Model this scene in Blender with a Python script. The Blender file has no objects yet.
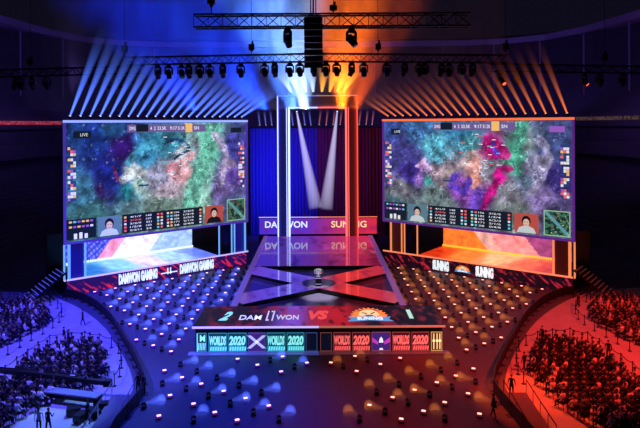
import bpy, bmesh, math, random
import numpy as np
from mathutils import Vector, Matrix, noise as mnoise

random.seed(7)
C = bpy.context.scene.collection
PI = math.pi
F, CX, HY, H = 600.0, 317.5, 124.0, 22.0       # camera: focal length in pixels, optical axis, height in metres
sc = bpy.context.scene
sc.view_settings.view_transform = 'Standard'
sc.cycles.transparent_max_bounces = 96
sc.cycles.max_bounces = 5
sc.cycles.diffuse_bounces = 2
sc.cycles.glossy_bounces = 3
sc.cycles.volume_bounces = 0
sc.cycles.sample_clamp_indirect = 4.0
sc.cycles.volume_step_rate = 1.0

# ------------------------------------------------------------------ helpers
def lin1(c): return c / 12.92 if c <= 0.04045 else ((c + 0.055) / 1.055) ** 2.4
def lin(r, g, b): return (lin1(r / 255), lin1(g / 255), lin1(b / 255), 1.0)

def newmat(name):
    m = bpy.data.materials.new(name); m.use_nodes = True
    nt = m.node_tree; b = nt.nodes['Principled BSDF']
    return m, nt, b

def mat(name, col, rough=0.5, metal=0.0, emit=None, es=0.0, bump=0.0, nscale=8.0, var=0.25, sample=False):
    m, nt, b = newmat(name)
    b.inputs['Roughness'].default_value = rough
    b.inputs['Metallic'].default_value = metal
    tc = nt.nodes.new('ShaderNodeTexCoord')
    nz = nt.nodes.new('ShaderNodeTexNoise'); nz.inputs['Scale'].default_value = nscale
    nt.links.new(tc.outputs['Object'], nz.inputs['Vector'])
    mx = nt.nodes.new('ShaderNodeMix'); mx.data_type = 'RGBA'
    c = lin(*col)
    mx.inputs['A'].default_value = tuple(x * (1 - var) for x in c[:3]) + (1,)
    mx.inputs['B'].default_value = tuple(min(1, x * (1 + var)) for x in c[:3]) + (1,)
    nt.links.new(nz.outputs['Fac'], mx.inputs['Factor'])
    nt.links.new(mx.outputs['Result'], b.inputs['Base Color'])
    if bump:
        bp = nt.nodes.new('ShaderNodeBump'); bp.inputs['Strength'].default_value = bump
        nt.links.new(nz.outputs['Fac'], bp.inputs['Height']); nt.links.new(bp.outputs['Normal'], b.inputs['Normal'])
    if emit:
        b.inputs['Emission Color'].default_value = lin(*emit); b.inputs['Emission Strength'].default_value = es
        if not sample: m.cycles.emission_sampling = 'NONE'
    return m

def led_mat(name, strength=1.0, rough=0.4, base=(8, 8, 12), sample=False, spec=0.5):
    """a self-lit display surface whose picture is stored per corner in the attribute 'col'"""
    m, nt, b = newmat(name)
    b.inputs['Base Color'].default_value = lin(*base); b.inputs['Roughness'].default_value = rough
    b.inputs['Specular IOR Level'].default_value = spec
    at = nt.nodes.new('ShaderNodeAttribute'); at.attribute_name = 'col'
    nt.links.new(at.outputs['Color'], b.inputs['Emission Color'])
    b.inputs['Emission Strength'].default_value = strength
    if not sample: m.cycles.emission_sampling = 'NONE'
    return m

def beam_mat(name, col, strength, fade=1.4, soft=1.6, endglow=0.0):
    """a glowing cone imitating a shaft of lit haze: clear, adds light, thins along its length and towards its rim"""
    m = bpy.data.materials.new(name); m.use_nodes = True; nt = m.node_tree
    for n in list(nt.nodes): nt.nodes.remove(n)
    out = nt.nodes.new('ShaderNodeOutputMaterial'); add = nt.nodes.new('ShaderNodeAddShader')
    tr = nt.nodes.new('ShaderNodeBsdfTransparent'); em = nt.nodes.new('ShaderNodeEmission')
    em.inputs['Color'].default_value = lin(*col)
    at = nt.nodes.new('ShaderNodeAttribute'); at.attribute_name = 't'
    def M(op, a, b):
        n = nt.nodes.new('ShaderNodeMath'); n.operation = op
        for i, v in enumerate((a, b)):
            if isinstance(v, (int, float)): n.inputs[i].default_value = v
            else: nt.links.new(v, n.inputs[i])
        return n.outputs[0]
    inv = M('SUBTRACT', 1.0, at.outputs['Fac'])
    a = M('POWER', inv, fade)
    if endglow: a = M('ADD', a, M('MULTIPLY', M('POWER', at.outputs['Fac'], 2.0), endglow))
    lw = nt.nodes.new('ShaderNodeLayerWeight'); lw.inputs['Blend'].default_value = 0.5
    f = M('POWER', M('SUBTRACT', 1.0, lw.outputs['Facing']), soft)
    s = M('MULTIPLY', M('MULTIPLY', a, f), strength)
    nt.links.new(s, em.inputs['Strength'])
    nt.links.new(tr.outputs[0], add.inputs[0]); nt.links.new(em.outputs[0], add.inputs[1])
    nt.links.new(add.outputs[0], out.inputs['Surface'])
    m.cycles.emission_sampling = 'NONE'
    return m

def link(o, parent=None):
    C.objects.link(o)
    if parent is not None: o.parent = parent
    return o

def tag(o, label=None, cat=None, group=None, kind=None):
    if label: o['label'] = label
    if cat: o['category'] = cat
    if group: o['group'] = group
    if kind: o['kind'] = kind
    return o

def thing(name, label, cat, loc=(0, 0, 0), rz=0.0, group=None):
    o = bpy.data.objects.new(name, None); o.empty_display_size = 0.2
    o.location = loc; o.rotation_euler = (0, 0, rz)
    C.objects.link(o)
    return tag(o, label, cat, group)

class MB:
    def __init__(s): s.v = []; s.f = []; s.m = []
    def add(s, vs, fs, mi=0):
        n = len(s.v); s.v += [tuple(v) for v in vs]; s.f += [tuple(i + n for i in f) for f in fs]; s.m += [mi] * len(fs)
        return s
    def box(s, x0, x1, y0, y1, z0, z1, mi=0):
        vs = [(x, y, z) for z in (z0, z1) for y in (y0, y1) for x in (x0, x1)]
        return s.add(vs, [(0, 2, 3, 1), (4, 5, 7, 6), (0, 1, 5, 4), (2, 6, 7, 3), (0, 4, 6, 2), (1, 3, 7, 5)], mi)
    def cbox(s, x, y, z, sx, sy, sz, mi=0): return s.box(x - sx / 2, x + sx / 2, y - sy / 2, y + sy / 2, z - sz / 2, z + sz / 2, mi)
    def tube(s, a, b, r0, r1=None, n=8, caps=True, mi=0):
        a, b = Vector(a), Vector(b); r1 = r0 if r1 is None else r1
        d = (b - a).normalized(); u = d.orthogonal().normalized(); w = d.cross(u)
        vs = []
        for p, r in ((a, r0), (b, r1)):
            for i in range(n):
                an = 2 * PI * i / n; vs.append(p + (u * math.cos(an) + w * math.sin(an)) * r)
        fs = [(i, (i + 1) % n, n + (i + 1) % n, n + i) for i in range(n)]
        if caps: fs += [tuple(reversed(range(n))), tuple(range(n, 2 * n))]
        return s.add(vs, fs, mi)
    def bar(s, a, b, t, mi=0): return s.tube(a, b, t * 0.7071, n=4, mi=mi)
    def lathe(s, prof, n=16, c=(0, 0, 0), mi=0):
        vs = [(c[0] + r * math.cos(2 * PI * i / n), c[1] + r * math.sin(2 * PI * i / n), c[2] + z) for r, z in prof for i in range(n)]
        fs = [(k * n + i, k * n + (i + 1) % n, (k + 1) * n + (i + 1) % n, (k + 1) * n + i) for k in range(len(prof) - 1) for i in range(n)]
        fs += [tuple(reversed(range(n))), tuple(range((len(prof) - 1) * n, len(prof) * n))]
        return s.add(vs, fs, mi)
    def poly(s, pts, mi=0): return s.add(pts, [tuple(range(len(pts)))], mi)
    def slab(s, pts, z0, z1, mi=0):
        n = len(pts); vs = [(p[0], p[1], z0) for p in pts] + [(p[0], p[1], z1) for p in pts]
        return s.add(vs, [tuple(reversed(range(n))), tuple(range(n, 2 * n))] + [(i, (i + 1) % n, n + (i + 1) % n, n + i) for i in range(n)], mi)
    def mesh(s, name, mats, smooth=False):
        me = bpy.data.meshes.new(name); me.from_pydata(s.v, [], s.f)
        for m in (mats if isinstance(mats, (list, tuple)) else [mats]): me.materials.append(m)
        me.polygons.foreach_set('material_index', s.m)
        if smooth: me.polygons.foreach_set('use_smooth', [True] * len(s.f))
        me.update(); return me
    def build(s, name, mats, parent=None, smooth=False):
        return link(bpy.data.objects.new(name, s.mesh(name, mats, smooth)), parent)

def copy_tree(o, parent=None):
    c = o.copy(); C.objects.link(c)
    if parent is not None: c.parent = parent
    for ch in KIDS.get(o.name, []): copy_tree(ch, c)
    return c
KIDS = {}
def remember(root):
    for o in C.objects:
        if o.parent is not None: KIDS.setdefault(o.parent.name, [])
    def walk(o):
        KIDS[o.name] = [x for x in C.objects if x.parent == o]
        for x in KIDS[o.name]: walk(x)
    walk(root)

def fnoise(u, v, s, seed=0.0, oct=4):
    t, a, w = 0.0, 1.0, 0.0
    for k in range(oct):
        t += a * mnoise.noise(Vector((u * s + seed * 7.1, v * s - seed * 3.3, seed))); w += a; a *= 0.55; s *= 2.1
    return t / w

def grid(name, m, nx, ny, pos, col, parent=None):
    """a display surface; pos(u, v) gives the place, col(u, v) the sRGB 0-255 picture there"""
    vs = [pos(i / nx, j / ny) for j in range(ny + 1) for i in range(nx + 1)]
    fs = [(j * (nx + 1) + i, j * (nx + 1) + i + 1, (j + 1) * (nx + 1) + i + 1, (j + 1) * (nx + 1) + i) for j in range(ny) for i in range(nx)]
    me = bpy.data.meshes.new(name); me.from_pydata(vs, [], fs); me.materials.append(m)
    ca = me.color_attributes.new('col', 'FLOAT_COLOR', 'POINT')
    buf = []
    for j in range(ny + 1):
        for i in range(nx + 1):
            c = col(i / nx, j / ny); buf += [lin1(min(255, max(0, c[0])) / 255), lin1(min(255, max(0, c[1])) / 255), lin1(min(255, max(0, c[2])) / 255), 1.0]
    ca.data.foreach_set('color', buf)
    return link(bpy.data.objects.new(name, me), parent)

def blobs(lst, u, v, asp=1.78, pw=2.0):
    w = 0.0; r = [0.0, 0.0, 0.0]
    for bu, bv, rad, c in lst:
        d = math.hypot((u - bu) * asp, v - bv) / rad
        k = 1.0 / (0.02 + d ** 4.6)
        w += k; r[0] += k * c[0]; r[1] += k * c[1]; r[2] += k * c[2]
    return [x / w for x in r]

def text_mesh(body, w, h, m, name='lettering', shear=0.0, bold=0.0, depth=0.02):
    """letters in the x-z plane, fitted into a w by h box centred at the origin, facing -y"""
    cu = bpy.data.curves.new('t', 'FONT'); cu.body = body; cu.extrude = depth; cu.shear = shear; cu.offset = bold; cu.resolution_u = 3
    ob = bpy.data.objects.new('t', cu); C.objects.link(ob)
    dg = bpy.context.evaluated_depsgraph_get(); dg.update()
    me = bpy.data.meshes.new_from_object(ob.evaluated_get(dg))
    bpy.data.objects.remove(ob); bpy.data.curves.remove(cu)
    n = len(me.vertices); co = np.empty(n * 3); me.vertices.foreach_get('co', co); co = co.reshape(-1, 3)
    lo, hi = co.min(0), co.max(0)
    x = (co[:, 0] - (lo[0] + hi[0]) / 2) / (hi[0] - lo[0]) * w
    z = (co[:, 1] - (lo[1] + hi[1]) / 2) / (hi[1] - lo[1]) * h
    y = -co[:, 2]
    me.vertices.foreach_set('co', np.stack([x, y, z], 1).ravel())
    me.materials.clear(); me.materials.append(m); me.name = name; me.update()
    return me

def text(body, w, h, m, parent, loc, rot=(0, 0, 0), shear=0.0, bold=0.0, name='lettering', depth=0.02):
    o = link(bpy.data.objects.new(name, text_mesh(body, w, h, m, name, shear, bold, depth)), parent)
    o.location = loc; o.rotation_euler = rot; return o

def cone_mesh(name, m, length, r0, r1, n=14, rings=8, round_end=False):
    """beam along +z from the origin, attribute t runs 0 to 1 along it"""
    vs, fs, ts = [], [], []
    prof = [(k / rings, r0 + (r1 - r0) * k / rings) for k in range(rings + 1)]
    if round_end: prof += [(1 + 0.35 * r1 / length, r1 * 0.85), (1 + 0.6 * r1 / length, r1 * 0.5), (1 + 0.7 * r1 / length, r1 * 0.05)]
    for t, r in prof:
        for i in range(n):
            a = 2 * PI * i / n; vs.append((r * math.cos(a), r * math.sin(a), t * length)); ts.append(min(1, t))
    for k in range(len(prof) - 1):
        for i in range(n): fs.append((k * n + i, k * n + (i + 1) % n, (k + 1) * n + (i + 1) % n, (k + 1) * n + i))
    me = bpy.data.meshes.new(name); me.from_pydata(vs, [], fs); me.materials.append(m)
    at = me.attributes.new('t', 'FLOAT', 'POINT'); at.data.foreach_set('value', ts)
    me.polygons.foreach_set('use_smooth', [True] * len(fs)); me.update()
    return me

def aim(o, d):
    o.rotation_mode = 'XYZ'; o.rotation_euler = Vector(d).to_track_quat('Z', 'Y').to_euler()

def W(px, py, z=0.0):                      # place on the level z seen at a pixel of the surveyed photograph
    Y = F * (H - z) / (py - HY); return ((px - CX) * Y / F, Y)

# ------------------------------------------------------------------ materials
M = dict(
    black=mat('black_paint', (22, 22, 26), 0.45), dark=mat('dark_metal', (34, 34, 40), 0.4, 0.5),
    truss=mat('dark_truss_metal', (40, 40, 50), 0.35, 0.7), body=mat('lamp_housing', (16, 16, 20), 0.4),
    field=mat('dark_field_floor', (78, 80, 96), 0.6, bump=0.06, nscale=1.5), walk=mat('pale_walkway_floor', (178, 176, 180), 0.75, bump=0.05, nscale=0.6),
    stand=mat('stand_concrete', (70, 66, 84), 0.85, nscale=0.5), roof=mat('roof_panel', (96, 88, 120), 0.7, nscale=0.3),
    beam_steel=mat('roof_steel', (120, 112, 140), 0.6),
    chrome=mat('silver_metal', (225, 225, 230), 0.18, 1.0), pedestal=mat('pedestal_black', (14, 14, 18), 0.2),
    gloss=mat('glossy_black_stage', (120, 112, 132), 0.14), trimc=mat('stage_edge_trim', (150, 140, 170), 0.3, 0.3, emit=(96, 62, 132), es=.7),
    neon_b=mat('neon_blue', (60, 80, 255), 0.4, emit=(190, 205, 255), es=1.8, sample=True),
    neon_b2=mat('neon_deep_blue', (40, 60, 255), 0.4, emit=(110, 135, 255), es=1.5, sample=True),
    neon_r=mat('neon_red', (255, 60, 40), 0.4, emit=(255, 105, 100), es=1.5, sample=True),
    neon_r2=mat('neon_deep_red', (255, 50, 30), 0.4, emit=(255, 85, 55), es=1.3, sample=True),
    edge_b=mat('edge_light_lilac', (200, 190, 255), 0.4, emit=(205, 185, 255), es=1.0),
    edge_r=mat('edge_light_orange', (255, 150, 110), 0.4, emit=(255, 140, 100), es=0.95),
    post_b=mat('post_light_cyan', (120, 200, 255), 0.4, emit=(110, 175, 250), es=0.9),
    post_r=mat('post_light_amber', (255, 160, 90), 0.4, emit=(255, 150, 90), es=0.85),
    white=mat('white_lettering', (240, 245, 250), 0.5, emit=(225, 245, 250), es=1.0),
    white2=mat('white_floor_lettering', (240, 240, 250), 0.5, emit=(215, 215, 240), es=0.9),
    mint=mat('mint_lettering', (150, 240, 220), 0.5, emit=(140, 235, 215), es=0.95),
    cyanp=mat('cyan_lettering', (150, 250, 240), 0.5, emit=(140, 245, 240), es=1.0),
    redp=mat('red_lettering', (255, 90, 90), 0.5, emit=(255, 110, 105), es=1.0),
    orange=mat('orange_logo', (250, 130, 50), 0.5, emit=(250, 135, 60), es=0.95),
    cream=mat('cream_logo', (255, 225, 170), 0.5, emit=(255, 220, 160), es=0.95),
    skyblue=mat('ribbon_blue', (80, 150, 210), 0.5, emit=(85, 155, 215), es=0.9),
    navy=mat('navy_logo', (20, 25, 60), 0.5, emit=(15, 20, 50), es=0.8),
    vsred=mat('vs_red', (240, 70, 70), 0.5, emit=(240, 75, 75), es=0.95),
    led=led_mat('game_picture', 1.0), ledsamp=led_mat('lower_wall_picture', 1.4, sample=True),
    deckled=led_mat('stage_floor_picture', 0.8, rough=0.4, base=(10, 8, 16), spec=.04),
    deckplain=led_mat('back_deck_picture', 1.0, rough=0.07, base=(14, 12, 20)),
    portal=led_mat('portal_face_glow', 1.0, rough=0.35),
    glassb=mat('panel_dark_teal', (6, 30, 40), 0.2, emit=(16, 62, 88), es=0.8), glassr=mat('panel_dark_red', (40, 5, 14), 0.2, emit=(84, 10, 34), es=0.8),
    glassy=mat('panel_amber', (60, 40, 10), 0.2, emit=(90, 60, 20), es=0.7), glassk=mat('panel_unlit', (12, 14, 24), 0.2, emit=(14, 18, 40), es=0.7),
    glassv=mat('panel_violet', (40, 20, 70), 0.2, emit=(70, 40, 130), es=0.8),
    skin=mat('skin', (190, 140, 112), 0.6), hair=mat('black_hair', (14, 12, 12), 0.6),
    chair=mat('chair_plastic', (24, 24, 28), 0.5),
    rope=mat('rope_belt', (16, 14, 24), 0.7), pole=mat('rope_post_metal', (30, 30, 36), 0.35, 0.8),
)
CLOTH = dict(dark=mat('dark_cloth', (24, 24, 30), 0.85), navy=mat('navy_cloth', (40, 44, 70), 0.85), pale=mat('pale_cloth', (225, 225, 230), 0.8),
             grey=mat('grey_cloth', (120, 118, 124), 0.85))
TROUSER = mat('trouser_cloth', (26, 28, 38), 0.85)

# ------------------------------------------------------------------ the bowl of the stadium
def offset_path(base, d):
    out = []
    for i, p in enumerate(base):
        a = Vector(base[max(0, i - 1)]); b = Vector(base[min(len(base) - 1, i + 1)])
        t = (b - a).normalized(); nrm = Vector((-t.y, t.x))
        out.append((p[0] + nrm.x * d, p[1] + nrm.y * d))
    return out
half = [(-74, -10), (-73, 40), (-71.5, 80), (-69.5, 110), (-67.5, 130), (-65.5, 147), (-61, 159), (-53, 166.5), (-42, 170), (-25, 171), (0, 171.5)]
path = half + [(-x, y) for x, y in reversed(half[:-1])]
def sweep(mb, path, prof, i0, i1, mi=0):
    rows = [offset_path(path, d) for d, z in prof]
    for i in range(i0, i1):
        for k in range(len(prof) - 1):
            a, b = rows[k], rows[k + 1]
            mb.add([(a[i][0], a[i][1], prof[k][1]), (a[i + 1][0], a[i + 1][1], prof[k][1]), (b[i + 1][0], b[i + 1][1], prof[k + 1][1]), (b[i][0], b[i][1], prof[k + 1][1])], [(0, 1, 2, 3)], mi)
def steps(d0, z0, d1, z1, n):
    r = []
    for k in range(n):
        a, b = k / n, (k + 1) / n
        r += [(d0 + (d1 - d0) * a, z0 + (z1 - z0) * b), (d0 + (d1 - d0) * b, z0 + (z1 - z0) * b)]
    return r
prof = [(-20, 0), (-20, 1.4)] + steps(-20, 1.4, -4, 11, 14) + [(-4, 15), (-6, 15), (-6, 18), (-3, 18), (-3, 21.2), (-4, 21.2), (-4, 24.0)] + steps(-3, 24, 20, 39, 18) + [(21, 48)]
N = len(path) - 1
for nm, a, b in (('wall_left', 0, 6), ('wall_back', 6, N - 6), ('wall_right', N - 6, N)):
    mb = MB(); sweep(mb, path, prof, a, b)
    tag(mb.build(nm, M['stand']), kind='structure', label='dark tiered stadium stands behind the stage' if nm == 'wall_back' else None)
mb = MB()
sweep(mb, path, [(21, 49), (0, 45.2)], 0, N)
sweep(mb, path, [(0, 45.4), (0, 43.9), (-0.9, 43.9), (-0.9, 45.4)], 0, N, 1)
sweep(mb, path, [(9.5, 46.4), (9.5, 45.9), (8.9, 45.9), (8.9, 46.4)], 0, N, 1)
sweep(mb, path, [(15.5, 47.6), (15.5, 47.0), (15, 47.0), (15, 47.6)], 0, N, 1)
fine = []
for i in range(N):
    for k in range(3): fine.append(tuple(np.array(path[i]) * (1 - k / 3) + np.array(path[i + 1]) * k / 3))
inn, out_ = offset_path(fine, -0.3), offset_path(fine, 20.5)
for i in range(2, len(fine) - 1, 2): mb.bar((inn[i][0], inn[i][1], 44.6), (out_[i][0], out_[i][1], 47.6), 0.55, 1)
tag(mb.build('ceiling', [M['roof'], M['beam_steel']]), kind='structure', label='curved stadium roof ring with pale steel ribs')
mid = offset_path(fine, 4)
for k, i in enumerate(range(8, len(fine) - 6, 3)):
    mb = MB(); mb.tube((mid[i][0], mid[i][1], 28.6), (mid[i][0], mid[i][1], 45.6), 0.22, n=6)
    tag(mb.build('trim_%d' % (k + 1), M['beam_steel']), kind='structure')
# the ground
mb = MB(); mb.poly([(-75, -10, 0), (75, -10, 0), (75, 172, 0), (-75, 172, 0)])
tag(mb.build('floor', M['field']), kind='structure', label='dark field floor carrying the rows of stage lights')
# pale walkway decks outside the curved barrier
curve = [W(*p) for p in ((20, 291), (45, 294), (70, 303), (90, 315), (106, 330), (117, 348), (127, 366), (131.5, 384))] + [(-15.4, 48.5), (-15.8, 44), (-16.2, 38)]
def smooth_path(pts, n=4):
    out = []
    P = [Vector(p) for p in pts]
    for i in range(len(P) - 1):
        p0, p1, p2, p3 = P[max(0, i - 1)], P[i], P[i + 1], P[min(len(P) - 1, i + 2)]
        for k in range(n):
            t = k / n
            out.append(0.5 * ((2 * p1) + (p2 - p0) * t + (2 * p0 - 5 * p1 + 4 * p2 - p3) * t * t + (3 * p1 - p0 - 3 * p2 + p3) * t ** 3))
    out.append(P[-1]); return [(p.x, p.y) for p in out]
inner = smooth_path(curve)
for s, nm in ((-1, 'trim_walkway_left'), (1, 'trim_walkway_right')):
    pts = [(x * -s, y) for x, y in inner] + [(-46 * -s, 38), (-46 * -s, inner[0][1] + 1)]
    if s == 1: pts = pts[::-1]
    mb = MB(); mb.slab(pts[::-1], 0.0, 0.06)
    tag(mb.build(nm, M['walk']), kind='structure', label='pale floor around the %s seating blocks' % ('blue lit' if s < 0 else 'red lit'))

# ------------------------------------------------------------------ the centre stage
BL, RD = 'blue', 'red'
stage = thing('stage', 'long low centre stage with glossy picture floor, cross walkway and glazed front', 'stage', (0, 57.6, 0))
def at_stage(o): o.location = (0, -57.6, 0); return o
mb = MB(); mb.box(-11.9, 11.9, 57.9, 64.0, 0, 2.45); mb.box(-9.2, 9.2, 64.0, 104.2, 0, 2.05)
at_stage(mb.build('stage_body', M['black'], stage))
mb = MB(); mb.box(-12.1, 12.1, 57.6, 64.0, 2.42, 2.58); at_stage(mb.build('front_slab', M['black'], stage))
mb = MB(); mb.box(-9.3, 9.3, 82.4, 104.4, 1.9, 2.5); at_stage(mb.build('back_slab', M['black'], stage))
mb = MB(); mb.box(-9.3, 9.3, 64.0, 82.4, 2.02, 2.08)
o = at_stage(mb.build('sunken_floor', M['gloss'], stage)); o['label'] = 'glossy black floor between the walkway arms'

def splash(u, v, s, seed, thr=0.08, w=0.25):
    n = fnoise(u * s, v * s * 0.5 + u * 0.8, 1.0, seed, 5)
    return min(1, max(0, (n - thr) / w))
def mixc(a, b, t): return [x + (y - x) * t for x, y in zip(a, b)]
def front_col(u, v):
    base = mixc([34, 22, 48], [26, 18, 34], u)
    pv = math.exp(-((u - 0.395) / 0.10) ** 2); base = mixc(base, [140, 88, 245], 0.95 * pv)
    rd = math.exp(-((u - 0.60) / 0.075) ** 2) + 0.7 * math.exp(-((u - 0.5) / 0.06) ** 2); base = mixc(base, [225, 30, 48], min(1, 0.85 * rd))
    s = splash(u * 3.2, v * 0.9, 4.4, 3.0, -.02, .2)
    c = [180, 34, 70] if u < 0.5 else [200, 44, 66]
    base = mixc(base, c, s * (0.6 if (u < 0.36 or u > 0.64) else 0.3))
    s2 = splash(u * 4 + 5, v * 1.2, 4.4, 9.0, 0.15, 0.15)
    return mixc(base, [20, 8, 24], 0.6 * s2)
grid('front_deck_floor', M['deckled'], 220, 44, lambda u, v: (-12.05 + 24.1 * u, 57.62 + 6.36 * v - 57.6, 2.6), front_col, stage)
def back_col(u, v):
    l = [70, 44, 150]; r = [170, 34, 70]
    t = 1 / (1 + math.exp(-(u - 0.56) * 10)); base = mixc(l, r, t)
    s = splash(u * 2.0, v * 2, 3.2, 5.0, 0.06, 0.3); base = mixc(base, [20, 10, 45] if u < .5 else [50, 8, 40], 0.65 * s)
    s = splash(u * 2.4 + 3, v * 2, 4.0, 11.0, 0.15, 0.2); return mixc(base, [210, 80, 160], 0.55 * s)
grid('back_deck_floor', M['deckplain'], 80, 90, lambda u, v: (-9.3 + 18.6 * u, 82.4 + 22 * v - 57.6, 2.52), back_col, stage)
def arm_col_fn(x, y):
    t = 1 / (1 + math.exp(-(x - 0.3) * 1.6)); base = mixc([92, 78, 215], [225, 52, 48], t)
    s = splash(x * .25, y * .3, 2.6, 4.0, 0.02, 0.3); base = mixc(base, [30, 20, 95] if x < 0 else [110, 10, 40], 0.55 * s)
    e = min(1, abs(x) / 10); base = mixc(base, [120, 40, 110], 0.55 * e * e)
    g = math.exp(-(math.hypot(x, y - 73) / 2.4) ** 2); return mixc(base, [70, 34, 90], g * 0.7)
for sx, ye in ((-1, 66.3), (1, 66.3), (-1, 80.6), (1, 80.6)):
    a = Vector((0, 73.2)); b = Vector((sx * 9.3, ye)); d = (b - a); L = d.length; dn = d / L; nn = Vector((-dn.y, dn.x)); hw = 1.85
    b = a + d * (9.3 / abs(d.x))
    p = [a - nn * hw, b - nn * hw, b + nn * hw, a + nn * hw]
    p = [Vector((max(-9.3, min(9.3, q.x)), q.y)) for q in p]
    if sx < 0: p = [p[0], p[3], p[2], p[1]]; p = p[::-1]
    mb = MB(); mb.slab([tuple(q) for q in p], 2.08, 2.57); arm = at_stage(mb.build('walkway_arm', M['black'], stage))
    def pos(u, v, a=a, b=b, nn=nn):
        q = a + (b - a) * u + nn * (v * 2 - 1) * hw; return (max(-9.3, min(9.3, q.x)), q.y, 2.59)
    grid('arm_floor', M['deckplain'], 40, 14, pos, lambda u, v, f=pos: arm_col_fn(f(u, v)[0], f(u, v)[1]), arm)
mb = MB(); mb.lathe([(2.1, 2.08), (2.1, 2.6), (1.9, 2.62)], 28, (0, 73.2, 0))
o = at_stage(mb.build('centre_disc', M['gloss'], stage))
mb = MB()
for s in (-1, 1):
    mb.box(min(s * 8.7, s * 9.4), max(s * 8.7, s * 9.4), 64.0, 104.2, 2.5, 2.63)
at_stage(mb.build('side_trim', M['trimc'], stage))
mb = MB(); mb.box(-12.15, 0, 57.5, 57.6, 2.44, 2.62, 0); mb.box(0, 12.15, 57.5, 57.6, 2.44, 2.62, 1)
at_stage(mb.build('front_edge_light', [M['edge_b'], mat('edge_dim_orange', (200, 130, 100), 0.4, emit=(190, 110, 90), es=0.8)], stage))
mb = MB(); mb.box(-12.5, 0, 57.1, 57.9, 0.0, 0.1, 0); mb.box(0, 12.5, 57.1, 57.9, 0.0, 0.1, 1)
at_stage(mb.build('front_ledge', [mat('ledge_lilac', (120, 120, 190), 0.25, emit=(70, 72, 150), es=0.6), mat('ledge_rose', (110, 70, 80), 0.25, emit=(80, 40, 50), es=0.6)], stage))
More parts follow.
